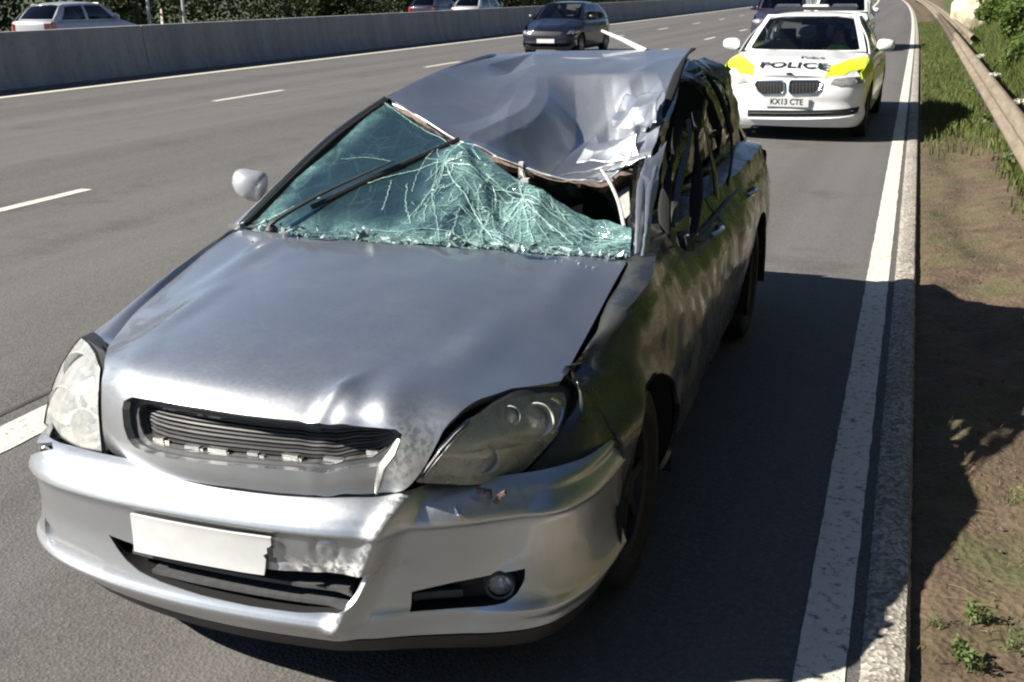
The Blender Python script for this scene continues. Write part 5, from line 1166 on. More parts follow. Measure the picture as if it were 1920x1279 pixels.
# stump of the torn-off right mirror
p = A(1285, 452, x=.80); mm = MB(); mm.box(p, (.03, .12, .05), Matrix.Rotation(.5, 3, 'Z')); mm.tube([p, p+np.array((.03, -.02, .02)), p+np.array((.05, .03, .0))], [.025, .018, .01], 7); mm.build('mirror_stump', M['black_plastic'], rg_)
# curled white trim and grey lining hanging in the opening
P = curve([A(x, y_, y=d) for x, y_, d in ((1128, 318, 1.94), (1145, 345, 1.86), (1160, 380, 1.76), (1170, 424, 1.62))], 16); MB().tube(P, .007, 6, flat=.5).build('hanging_trim', M['airbag_cloth'], roof)
P = [A(x, y_, y=d) for x, y_, d in ((1152, 365, 2.0), (1178, 350, 2.0), (1182, 400, 1.9), (1172, 410, 1.9))]; MB().prism(P, (.0, .02, .0)).build('hanging_lining', M['trim_fabric'], roof)
P = [A(x, y_, y=d) for x, y_, d in ((905, 300, 2.15), (960, 325, 2.15), (972, 345, 2.1), (940, 352, 2.05), (890, 318, 2.1))]; MB().prism(P, (.0, .03, .0)).build('sun_visor', M['trim_fabric'], roof)
mm = MB(); p = A(978, 318, y=1.96); mm.box(p, (.018, .02, .06)); p2 = A(985, 345, y=1.94); mm.box(p2, (.03, .025, .045)); mm.tube([p, p2], .01, 6); mm.build('interior_mirror', M['airbag_cloth'], roof)

# --- headlining added under the roof, drooping to block light inside the cabin
gu, gv = np.meshgrid(np.linspace(.04, .97, 16), np.linspace(.03, .96, 16)); Pq = SR(gu.ravel(), gv.ravel()).reshape(16, 16, 3); sag = .07+.06*np.sin(gu*9+gv*5)+.30*sstep(gu, .8, .97)*sstep(gv, .0, .3); Pq[:, :, 2] -= sag; MB().grid(Pq).build('headlining', M['seat_fabric'], roof)
# --- interior
inn = MB(); G = []
for x in np.linspace(-.70, .66, 12): G.append([(x, 1.40, .88), (x, 1.50, .935), (x, 1.68, .93-.03*abs(math.sin(x*3))), (x, 1.80, .84), (x, 1.82, .55)])
inn.grid(G); dash_ = inn.build('dashboard', M['seat_fabric'], car)
MB().lathe([(0, .001), (.02, .05), (.0, .06)], (-.36, 1.84, .86), (0, 1, .35), 18).build('steering_boss', M['black_plastic'], dash_)
t = [np.array((-.36, 1.88, .86))+.18*np.array((math.cos(a), -.30*math.sin(a), math.sin(a))) for a in np.linspace(0, 2*math.pi, 30)]; MB().tube(t, .015, 8, cap=False).build('steering_wheel', M['black_plastic'], dash_)
def seat(x, y, sunk=0):
    s_ = MB(); G = []
    for a in np.linspace(-1, 1, 7):
        e = abs(a)**3; G.append([(x+a*.25, y-.28, .30), (x+a*.25, y-.30, .46+.03*e), (x+a*.25, y-.05, .50+.05*e), (x+a*.25, y+.20, .50+.04*e), (x+a*.25, y+.30, .48)])
    s_.grid(G); so = s_.build('seat', M['seat_fabric'], car); b_ = MB(); G = []
    for a in np.linspace(-1, 1, 7):
        e = abs(a)**3; w = .24; G.append([(x+a*w, y+.22, .48), (x+a*w, y+.20-.05*e, .62), (x+a*w, y+.27-.06*e, .85-sunk*.5), (x+a*w*.85, y+.34-.03*e, 1.06-sunk), (x+a*w*.7, y+.42, 1.09-sunk), (x+a*w*.8, y+.46, .95-sunk), (x+a*w, y+.40, .5)])
    b_.grid(G); b_.build('seat_back', M['seat_fabric'], so)
    h_ = MB(); h_.box((x, y+.40, 1.17-sunk), (.24, .10, .15), taper=.85); h_.tube([(x-.05, y+.40, 1.0-sunk), (x-.05, y+.40, 1.12-sunk)], .007, 6); h_.tube([(x+.05, y+.40, 1.0-sunk), (x+.05, y+.40, 1.12-sunk)], .007, 6); h_.build('headrest', M['seat_fabric'], so); return so
seat(-.36, 2.15); seat(.34, 2.15, .26)
G = [[(a, 2.95, .35), (a, 2.93, .50), (a, 3.25, .50), (a, 3.32, .75), (a, 3.42, 1.0), (a, 3.50, .98), (a, 3.55, .4)] for a in np.linspace(-.62, .62, 8)]; MB().grid(G).build('rear_bench', M['seat_fabric'], car)
for x in (-.7, .7):
    G = [[(x, y, .25), (x*1.05, y, .6), (x*1.03, y, .90)] for y in np.linspace(1.4, 4.2, 10)]; MB().grid(G).build('door_lining', M['seat_fabric'], car)
# --- tail
HB = [[(x, y, z) for x in np.linspace(-w, w, 9)] for y, z, w in ((3.20, 1.47, .47), (3.45, 1.44, .52), (3.75, 1.33, .58), (4.05, 1.17, .64), (4.33, 1.0, .69), (4.46, .93, .70), (4.56, .80, .70), (4.60, .62, .70))]
HB = np.array(HB); HB[:, :, 1] -= .05*(np.abs(HB[:, :, 0])/.6)**2*np.linspace(0, 2.4, 8)[:, None]; ST = surf(HB)
rw = rounded([(.10, .20), (.90, .20), (.95, .55), (.05, .55)], .15)
tg = patch('tailgate', ST, [(0, 0.02), (1, 0.02), (1, 1), (0, 1)], SILVER, car, [rw], (40, 60), .02, out=('dir', (0, 1, .6))); patch('rear_window', ST, rw, M['dark_glass'], tg, (), (20, 20), 0, out=('dir', (0, 1, .6)), off=-.006)
TBp = np.array([(-.86, 3.98), (-.85, 4.25), (-.80, 4.48), (-.55, 4.60), (0, 4.64), (.55, 4.60), (.80, 4.48), (.85, 4.25), (.86, 3.98)]); tb = curve(TBp, 40)
G = [[(x*k, y-d, z) for x, y in tb] for z, k, d in ((.22, .96, .05), (.30, 1.0, .0), (.45, 1.01, -.02), (.55, 1.0, .0), (.60, .97, .03), (.62, .93, .08))]
rb = MB().grid(np.array(G)).build('rear_bumper', SILVER, car)
for sg in (1, -1):
    G = [[(sg*x, y, z) for x, y in ((.82, 4.22), (.80, 4.36), (.75, 4.47), (.69, 4.54), (.60, 4.57))] for z in np.linspace(.66, .90, 5)]; o = MB().grid(np.array(G)).build('tail_lamp', M['red_lens'], car)
MB().box((0, 4.625, .70), (.52, .012, .11)).build('rear_number_plate', M['plate_yellow'], tg, smooth=False)
# ------------------------------------------------------------------ the other vehicles
class Spec:
    def __init__(s, **k): s.__dict__.update(dict(L=4.75, w=.90, zs=.20, nose=.66, cowl_y=1.35, cowl_z=.97, roof=1.45, ws_y=2.05, roof_end=3.25, boot_y=4.1, boot_z=1.02, tail_z=.95, r=.32, fa=.88, ra=3.75, gw=.60, belt=.93, hatch=False)); s.__dict__.update(k)
def gen_car(name, fr, sp, paint, label, group, glass='dark_glass', detail=1, frontfn=None, cat='car', accent=None):
    """an ordinary car: wings, doors, bonnet, roof, glass, lamps, wheels; nose looks along -y"""
    e = empty(name, (fr.x, fr.y, 0), fr.a, label, cat, group); L, w = sp.L, sp.w; pm = M[paint]
    rs = (46, 26) if detail else (26, 14)
    hw = lambda y, z: w*np.interp(z, [.15, .25, .45, .65, .8, .93, 1.0], [.90, .955, .99, 1.0, .985, .94, .86])-.20*w*np.clip((1.0-y)/1.0, 0, 1)**2.4-.17*w*np.clip((y-L+.9)/.9, 0, 1)**2.2
    sh = lambda y: np.interp(y, [0, .25, .6, sp.cowl_y, sp.roof_end, sp.boot_y, L-.15, L], [sp.nose-.04, sp.nose+.04, sp.nose+.12, sp.belt, sp.belt+.02, sp.boot_z-.03, sp.tail_z-.04, sp.tail_z-.14])
    top = lambda y: np.interp(y, [0, .08, .25, .6, sp.cowl_y, sp.roof_end, sp.boot_y, L-.15, L], [sp.nose, sp.nose+.06, sp.nose+.13, sp.nose+.20, sp.cowl_z, sp.cowl_z, sp.boot_z, sp.tail_z, sp.tail_z-.10])
    a, b = .30, L-.20
    for sg in (1, -1):
        def S(u, v, sg=sg):
            y = a+(b-a)*np.asarray(u, float); v = np.asarray(v, float); zt = sh(y); z = sp.zs+(zt-sp.zs)*v; return np.stack([sg*(hw(y, z)-.02*np.clip((v-.8)/.2, 0, 1)**2), y, z], -1)
        uv = lambda y, z: ((y-a)/(b-a), (z-sp.zs)/(float(sh(y))-sp.zs))
        ar = lambda yc: [uv(yc+(sp.r+.05)*math.cos(t), sp.r+(sp.r+.05)*math.sin(t)) for t in np.linspace(-.1*math.pi, 1.1*math.pi, 14) if sp.r+(sp.r+.05)*math.sin(t) > sp.zs]
        tl = lambda y0, y1: [((y-a)/(b-a), 1.0) for y in np.linspace(y0, y1, 8)]
        dy0, dy1, dy2 = sp.fa+sp.r+.12, (sp.fa+sp.ra)/2+.08, sp.ra-sp.r-.08
        def P(nm, ol, mat=pm): return patch(nm, S, ol, mat, e, (), rs, .012, out=('dir', (sg, 0, .2)))
        P('front_wing', [uv(a, .34)]+tl(a, dy0)+[uv(dy0, .24), uv(sp.fa+sp.r+.06, .24)]+ar(sp.fa))
        for nm, y0, y1 in (('front_door', dy0+.006, dy1), ('rear_door', dy1+.006, dy2)):
            d = P(nm, [uv(y0, .24)]+tl(y0, y1)+[uv(y1, .24)], M[accent] if accent and detail else pm)
            if detail: yh = y1-.16; MB().tube([(sg*(hw(yh, .8)+.004), yh-.1, .80), (sg*(hw(yh, .8)+.025), yh-.04, .80), (sg*(hw(yh, .8)+.004), yh+.06, .80)], .013, 6).build('door_handle', pm, d)
        P('rear_quarter', [uv(dy2+.006, .24)]+tl(dy2+.006, b)+[uv(b, .36), uv(sp.ra+sp.r+.10, .30)]+ar(sp.ra))
        MB().grid([[(sg*(hw(y, .2)), y, .235), (sg*(hw(y, .2)-.05), y, .16)] for y in np.linspace(sp.fa+sp.r, sp.ra-sp.r, 8)]).build('sill', M['black_plastic'], e)
        for yw in (sp.fa, sp.ra):
            wheel(e, (sg*(w-.12), yw, sp.r), sg, sp.r, .2)
            MB().grid([[(sg*(w-.03), yw+(sp.r+.055)*math.cos(t), sp.r+(sp.r+.055)*math.sin(t)), (sg*(w-.35), yw+(sp.r+.055)*math.cos(t), sp.r+(sp.r+.055)*math.sin(t))] for t in np.linspace(-.2, math.pi+.2, 14)]).build('wheel_arch_liner', M['gap_black'], e)
    MB().box((0, L/2, .30), (w*1.5, L-.9, .2)).build('floor_pan', M['underbody'], e, smooth=False)
    # bonnet
    G = []
    for y in np.concatenate([[.02, .06, .12, .25], np.linspace(.45, sp.cowl_y, 6)]):
        xe = float(hw(max(y, .3), sh(y)))-.03; zt, zs = float(top(y)), float(sh(y))+.002; xs = np.linspace(-1, 1, 13)
        cre = .014*np.exp(-((np.abs(xs)-.52)/.06)**2)*(y > .1); G.append([(xe*x*(1 if y > .25 else .9), y+(.16*abs(x)**2.2 if y < .3 else .16*abs(x)**2.2*max(0, 1-(y-.3)/.6)), zs+(zt-zs)*(1-abs(x)**2.6)+c) for x, c in zip(xs, cre)])
    SHd = surf(G); bon = patch('bonnet', SHd, [(0.0, .03), (1, .03), (1, 1), (0, 1)], pm, e, (), rs, .012, out=('dir', (0, -.3, 1)))
    # front and rear skins
    def skin(nm, sgy, y0, zt, zb, out, holes=()):
        pl = np.array([(-w*.955, .62), (-w*.95, .42), (-w*.90, .24), (-w*.78, .11), (-w*.5, .03), (0, 0), (w*.5, .03), (w*.78, .11), (w*.90, .24), (w*.95, .42), (w*.955, .62)]); pl = curve(pl, 31); G = []
        N = np.gradient(pl, axis=0); N = np.stack([N[:, 1], -N[:, 0]], 1); N /= np.linalg.norm(N, axis=1)[:, None]
        for z, o in zip(np.linspace(zb, zt, 9), (-.06, -.01, .008, .0, -.006, .004, .0, -.02, -.06)): q = pl+N*o; G.append(np.stack([q[:, 0], y0+sgy*q[:, 1], np.full(31, z)], -1))
        S_ = surf(G); return S_, patch(nm, S_, [(.10, 0), (.90, 0), (.90, .93), (.8, 1), (.2, 1), (.10, .93)], pm, e, list(holes), (60, 30), .012, out=out)
    def fill():
        A_, B_ = [], []
        for k in np.linspace(0, 1, 31):
            A_.append(SFb([.13+.74*k], [.975])[0]); B_.append(SHd([0 if k < .2 else 1 if k > .8 else (k-.2)/.6], [.03+.34*(1-k/.2) if k < .2 else .03+.34*((k-.8)/.2) if k > .8 else .03])[0])
        A_, B_ = np.array(A_), np.array(B_); MB().grid(np.stack([A_, (A_+B_)/2, B_-np.array((0, 0, .004))])).build('nose_panel', pm, e)
    inth = rounded([(.30, .16), (.70, .16), (.74, .34), (.26, .34)], .2)
    SFb, fb = skin('front_bumper', 1, 0, sp.nose+.0, sp.zs-.02, ('dir', (0, -1, .1)), [inth] if not frontfn else [])
    SRb, rb = skin('rear_bumper', -1, L, sp.tail_z-.12 if not sp.hatch else .62, sp.zs+.02, ('dir', (0, 1, .1)))
    fill()
    if not frontfn:
        q = np.array(inth); c = q.mean(0); MB().grid(np.stack([np.concatenate([SFb(p[:, 0], p[:, 1]), SFb(p[:1, 0], p[:1, 1])])+np.array((0, d, 0)) for p, d in ((q, .004), (c+(q-c)*.97, .05), (c+(q-c)*.01, .06))])).build('air_intake', M['gap_black'], fb)
        for sg in (1, -1):
            hx = .5+sg*.235; ho = [(hx-.075*sg, .82), (hx+.10*sg, .86), (hx+.12*sg, .99), (hx-.03*sg, .97)]
            h = patch('headlight', SFb, ho, M['lamp_lens_hazy'], e, (), (40, 30), .03, out=('dir', (0, -1, .2)), off=.012); p = SFb([hx+.02*sg], [.90])[0]; MB().lathe([(-.02, .001), (0, .05), (-.03, .055)], p+np.array((0, -.002, 0)), (0, -1, .1), 14).build('reflector', M['chrome'], h)
        pp = SFb([.5], [.46])[0]; MB().box((pp[0], pp[1]-.018, pp[2]), (.52, .012, .11)).build('number_plate', M['plate_white'], e, smooth=False)
        g = rounded([(.41, .72), (.59, .72), (.62, .92), (.38, .92)], .2); gp = patch('grille', SFb, g, M['black_plastic'], e, (), (50, 40), .01, out=('dir', (0, -1, .1)), off=.008)
        for k in range(3): us = np.linspace(.395, .605, 9); MB().tube(SFb(us, np.full(9, .75+.06*k))+np.array((0, -.012, 0)), .006, 5).build('grille_bar', M['chrome' if k == 2 else 'grey_plastic'], gp)
    # glasshouse: rows from belt to roof
    gy = [sp.cowl_y, sp.ws_y, sp.roof_end, sp.boot_y]
    def half(t): return w*.90+(sp.gw-w*.90)*t
    # windscreen
    def scr(yb, zb, yt, zt, wb, wt, bow, nm, ol):
        G = [[(x*(wb+(wt-wb)*t), yb+(yt-yb)*t+bow*(1-.4*t)*abs(x)**2.2, zb+(zt-zb)*t-.0*abs(x)+.02*math.sin(math.pi*t)) for x in np.linspace(-1, 1, 9)] for t in np.linspace(0, 1, 5)]; S_ = surf(G)
        return S_
    SWs = scr(sp.cowl_y-.02, sp.cowl_z-.01, sp.ws_y, sp.roof-.03, w*.84, sp.gw, .16, '', None)
    hole = rounded([(.045, .03), (.955, .03), (.945, .96), (.055, .96)], .06)
    fra = patch('windscreen_frame', SWs, [(0, 0), (1, 0), (1, 1), (0, 1)], pm, e, [hole], (36, 24), .03, out=('dir', (0, -1, 1))); patch('windscreen', SWs, hole, M[glass], e, (), (24, 18), 0, out=('dir', (0, -1, 1)), off=-.008)
    # roof
    G = [[(x*sp.gw*k, y, z-.06*abs(x)**3) for x in np.linspace(-1, 1, 9)] for y, z, k in zip(np.linspace(sp.ws_y, sp.roof_end, 5), (sp.roof-.025, sp.roof, sp.roof+.005, sp.roof-.012, sp.roof-.05), (1, 1.01, 1, .98, .95))]
    ro = patch('roof', surf(G), [(0, 0), (1, 0), (1, 1), (0, 1)], pm, e, (), (24, 20), .015, out=('dir', (0, 0, 1)))
    # side glass
    for sg in (1, -1):
        belt = [(sg*w*.90, sp.cowl_y+.02, sp.belt), (sg*w*.905, sp.ws_y-.1, sp.belt+.005), (sg*w*.905, (sp.ws_y+sp.roof_end)/2, sp.belt+.01), (sg*w*.89, sp.roof_end+.1, sp.belt+.02), (sg*w*.84, sp.boot_y, sp.boot_z-.02)]
        rail_ = [(sg*(sp.gw+.02), sp.ws_y-.06, sp.roof-.10), (sg*(sp.gw+.008), sp.ws_y+.15, sp.roof-.055), (sg*(sp.gw+.008), (sp.ws_y+sp.roof_end)/2, sp.roof-.05), (sg*(sp.gw-.01), sp.roof_end-.2, sp.roof-.07), (sg*(sp.gw-.03), sp.roof_end+.02, sp.roof-.10)]
        mid = [tuple((np.array(p)+np.array(q))/2+np.array((sg*.03, 0, 0))) for p, q in zip(belt, rail_)]; S_ = surf([belt, mid, rail_])
        w1 = rounded([(.12, .06), (.485, .06), (.485, .90), (.25, .88)], .12); w2 = rounded([(.515, .06), (.80, .06), (.76, .86), (.515, .90)], .12)
        f_ = patch('side_window_frame', S_, [(0, 0), (1, 0), (1, 1), (0, 1)], pm, e, [w1, w2], rs, .012, out=('dir', (sg, 0, .2)))
        for wv in (w1, w2): patch('side_window', S_, wv, M['dark_glass'], f_, (), (20, 14), 0, out=('dir', (sg, 0, .2)), off=-.006)
        bm = bmesh.new(); bmesh.ops.create_uvsphere(bm, u_segments=14, v_segments=8, radius=1)
        for v in bm.verts: x, y, z = v.co; v.co = Vector((math.copysign(abs(x)**.7, x)*.115, y*.07 if y < 0 else y*.02, math.copysign(abs(z)**.7, z)*.075*(1-.15*x*sg)))
        me_ = bpy.data.meshes.new('door_mirror'); bm.to_mesh(me_); bm.free(); me_.polygons.foreach_set('use_smooth', [True]*len(me_.polygons)); mo_ = link('door_mirror', me_, pm, e); mo_.location = (sg*(w+.075), sp.cowl_y+.42, sp.belt+.09)
        MB().tube([(-sg*.06, 0, -.05), (-sg*.13, 0, -.075)], .025, 6, flat=.6).build('mirror_arm', M['black_plastic'], mo_)
    # rear window, boot
    SRw = scr(sp.boot_y+.02, sp.boot_z, sp.roof_end-.02, sp.roof-.055, w*.80, sp.gw*.95, -.14, '', None)
    rfr = patch('rear_window_frame', SRw, [(0, 0), (1, 0), (1, 1), (0, 1)], pm, e, [hole], (30, 20), .02, out=('dir', (0, 1, 1))); patch('rear_window', SRw, hole, M['dark_glass'], e, (), (20, 14), 0, out=('dir', (0, 1, 1)), off=-.006)
    G = [[(x*(w*.84 if z > .7 else w*.86), y-.12*abs(x)**2.5, z-.03*abs(x)**3) for x in np.linspace(-1, 1, 9)] for y, z in ((sp.boot_y, sp.boot_z), (sp.boot_y+(L-sp.boot_y)*.5, (sp.boot_z+sp.tail_z)/2+.01), (L-.05, sp.tail_z), (L, sp.tail_z-.08), (L+.005, sp.tail_z-.25 if not sp.hatch else .6))]
    bt = patch('tailgate', surf(G), [(0, 0), (1, 0), (1, 1), (0, 1)], pm, e, (), (26, 20), .012, out=('dir', (0, 1, .6)))
    for sg in (1, -1):
        MB().grid([[(sg*x*w, L-d, z) for x, d in ((.93, .30), (.90, .18), (.80, .085), (.66, .03))] for z in np.linspace(.66, sp.tail_z-.06, 4)]).build('tail_lamp', M['red_lens'], e)
    MB().box((0, L+.012, .62), (.52, .012, .11)).build('rear_number_plate', M['plate_yellow'], e, smooth=False)
    # cabin
    MB().grid([[(x, sp.cowl_y+.05, sp.cowl_z-.10), (x, sp.cowl_y+.35, sp.cowl_z-.03), (x, sp.cowl_y+.42, .55)] for x in np.linspace(-w*.8, w*.8, 6)]).build('dashboard', M['seat_fabric'], e)
    for sx in (-.37, .37):
        s_ = MB(); s_.box((sx, sp.ws_y+.10, .48), (.48, .5, .18)); s_.box((sx, sp.ws_y+.42, .80), (.46, .14, .58), Matrix.Rotation(-.22, 3, 'X'), .85); s_.box((sx, sp.ws_y+.52, 1.17), (.24, .1, .15), None, .9); s_.build('seat', M['seat_fabric'], e)
    return e, SFb, fb, SHd, bon, SWs, ro
# --- police car
PF = Frame(-1.49, 13.91, -.014)
psp = Spec(L=4.9, w=.93, nose=.765, cowl_y=1.38, cowl_z=1.01, roof=1.47, ws_y=2.15, roof_end=3.35, boot_y=4.15, boot_z=1.06, tail_z=1.0, r=.33, fa=.85, ra=3.82, gw=.60, belt=.98)
pol, SPF, pfb, SPH, pbon, SPW, pro = gen_car('police_car', PF, psp, 'white_paint', 'white police saloon with yellow panels parked behind the damaged silver car', None, 'car_glass', 1, True)
ipf = lambda px: inv(SPF, PF, px, 80)
def onfront(nm, px, mat, par, off, fl=.01, rs=(120, 60)): return patch(nm, SPF, ipf(px), M[mat], par, (), rs, fl, out=('dir', (0, -1, .1)), off=off)
def ring(px, n=20): return densify(px, np.array([3.0, 3.0]))
for px in ([(1416, 158), (1420, 152), (1466, 151), (1471, 155), (1471, 170), (1466, 176), (1430, 177), (1421, 170)], [(1480, 155), (1484, 151), (1534, 151), (1541, 156), (1537, 168), (1528, 175), (1484, 177), (1479, 171)]):
    fr_ = onfront('kidney_grille', px, 'gap_black', pol, .006); P = SPF(*np.array(ipf(ring(px))).T)+np.array((0, -.012, 0)); MB().tube(list(P)+[P[0]], .010, 6, cap=False).build('grille_surround', M['chrome'], fr_)
    x0, x1 = min(p[0] for p in px)+5, max(p[0] for p in px)-5
    for k in range(8):
        xx = x0+(x1-x0)*(k+.5)/8; Q = SPF(*np.array(ipf([(xx, 154), (xx, 165), (xx, 174)])).T)+np.array((0, -.010, 0)); MB().tube(Q, .004, 4).build('grille_bar', M['grey_plastic'], fr_)
low = onfront('lower_intake', [(1402, 206), (1480, 207), (1560, 206), (1600, 202), (1612, 200), (1607, 211), (1590, 216), (1540, 218), (1402, 218)], 'gap_black', pfb, .005)
Q = SPF(*np.array(ipf([(1405, 212), (1440, 212.5), (1480, 213), (1540, 212), (1600, 208)])).T)+np.array((0, -.014, 0)); MB().tube(curve(Q, 16), .007, 5).build('intake_bar', M['grey_plastic'], low)
Q = SPF(*np.array(ipf([(1405, 222), (1440, 223), (1480, 223.5), (1540, 223), (1590, 219), (1612, 211)])).T)+np.array((0, -.004, 0)); MB().tube(curve(Q, 16), .014, 6).build('bumper_lip', M['white_paint'], pfb)
for mir in (1, -1):
    hp = [(1556, 158), (1564, 148), (1590, 142), (1618, 138), (1629, 141), (1624, 150), (1606, 158), (1575, 162)]
    uv = ipf(hp); uv = [(u if mir > 0 else 1-u, v) for u, v in uv]
    hl = patch('headlight', SPF, uv, M['lamp_lens'], pol, (), (100, 60), .03, out=('dir', (0, -1, .2)), off=.010); hb = patch('lamp_housing', SPF, uv, M['grey_plastic'], hl, (), (60, 40), .0, out=('dir', (0, -1, .2)), off=.004)
    for t in (.32, .62):
        c = np.array(uv).min(0)*(1-t)+np.array(uv).max(0)*t; c[1] = np.mean([q[1] for q in uv]); p = SPF([c[0]], [c[1]])[0]; MB().lathe([(-.01, .001), (.004, .02), (.008, .034), (.002, .040)], p+np.array((0, -.004, 0)), (mir*.2, -1, 0), 16).build('lamp_ring', M['chrome'], hl)
pp = SPF(*np.array(ipf([(1475, 191)])).T)[0]+np.array((0, -.02, 0)); pl_ = MB().box(pp, (.52, .012, .112)).build('number_plate', M['plate_white'], pol, smooth=False)
def text_mesh(txt, size, mat, name, parent, mapf, extrude=.0, align='CENTER'):
    cu = bpy.data.curves.new(name, 'FONT'); cu.body = txt; cu.size = size; cu.align_x = align; cu.align_y = 'CENTER'; cu.resolution_u = 3; cu.offset = size*.022; ob = bpy.data.objects.new('tmp_text', cu); COL.objects.link(ob)
    bpy.context.view_layer.update(); me = bpy.data.meshes.new_from_object(ob.evaluated_get(bpy.context.evaluated_depsgraph_get())); bpy.data.objects.remove(ob); bpy.data.curves.remove(cu)
    me.name = name
    for v in me.vertices: v.co = Vector(mapf(v.co.x, v.co.y))
    me.materials.clear(); return link(name, me, M[mat], parent)
text_mesh('KX13 CTE', .095, 'ink', 'plate_lettering', pl_, lambda x, y: (pp[0]+x*.92, pp[1]-.0085, pp[2]+y))
hv = np.linspace(0, 1, 80); hc = SPH(np.full(80, .5), hv); he = np.abs(SPH(np.ones(80), hv)[:, 0])
def hoodmap(x, y, dz=.011):
    v = np.interp(y, hc[:, 1], hv); e_ = np.interp(v, hv, he); p = SPH([float(np.clip(.5+x/(2*e_), 0, 1))], [float(v)])[0]; return (x, y, p[2]+dz)
def hoodxy(px, py):
    u = inv(SPH, PF, [(px, py)], 60)[0]; return SPH([u[0]], [u[1]])[0]
c1, c2 = hoodxy(1524, 110), hoodxy(1487, 123)
sl = hoodxy(1487, 129)[1], hoodxy(1487, 118)[1]; hgt = abs(sl[1]-sl[0])
text_mesh('Police', .15, 'ink', 'bonnet_lettering', pbon, lambda x, y: hoodmap(c1[0]+x*.80, c1[1]+y*hgt/.16))
wl_ = abs(hoodxy(1550, 124)[0]-hoodxy(1424, 124)[0])
tm_ = text_mesh('POLICE', .20, 'ink', 'bonnet_lettering', pbon, lambda x, y: (x, y, 0)); xs_ = [v.co.x for v in tm_.data.vertices]; kx_ = wl_/(max(xs_)-min(xs_))
for v in tm_.data.vertices: v.co = Vector(hoodmap(c2[0]+v.co.x*kx_, c2[1]+v.co.y*hgt/.15))
c3 = hoodxy(1480, 140); MB().lathe([(0, .045), (.008, .043), (.010, .036), (.006, .034)], (0, 0, 0), (0, 0, 1), 24).build('badge', M['ink'], pbon).location = hoodmap(c3[0], c3[1], .002)
bd = [o for o in pbon.children if o.name.startswith('badge')][0]; bd.rotation_euler = (-.5, 0, 0)
for k in range(4):
    a0 = k*math.pi/2; P = [(0, 0, .008)]+[(.034*math.cos(a), .034*math.sin(a), .008) for a in np.linspace(a0, a0+math.pi/2, 7)]; mesh('badge_sector', P, [tuple(range(8))], M['blue_lens' if k % 2 else 'plate_white'], bd, False)
# yellow high-visibility panels on the bonnet corners and wings
for mir in (1, -1):
    uv = inv(SPH, PF, [(1623, 104), (1600, 110), (1566, 122), (1549, 138), (1546, 147), (1580, 142), (1616, 137), (1628, 128)], 60); uv = [(u if mir > 0 else 1-u, v) for u, v in uv]
    patch('yellow_panel', SPH, uv, M['yellow_paint'], pbon, (), (60, 50), .002, out=('dir', (0, -.3, 1)), off=.004)
for o in list(pol.children):
    if o.name.startswith('front_wing') or o.name.startswith('rear_door'): o.data.materials.clear(); o.data.materials.append(M['yellow_paint']); o['label'] = 'high-visibility yellow panel of the police car'
# roof light bar
lb = MB().box((0, 2.62, psp.roof+.045), (1.10, .26, .05)).build('light_bar', M['black_plastic'], pol, smooth=False)
for x in (-.38, .38): MB().box((x, 2.62, psp.roof+.082), (.34, .22, .035), taper=.85).build('blue_lamp', M['light_bar_lens'], lb, smooth=False)
MB().box((0, 2.62, psp.roof+.08), (.36, .20, .03), taper=.9).build('centre_box', M['white_paint'], lb, smooth=False)
MB().box((-.02, 2.26, 1.34), (.24, .03, .07)).build('interior_mirror', M['black_plastic'], pol, smooth=False)

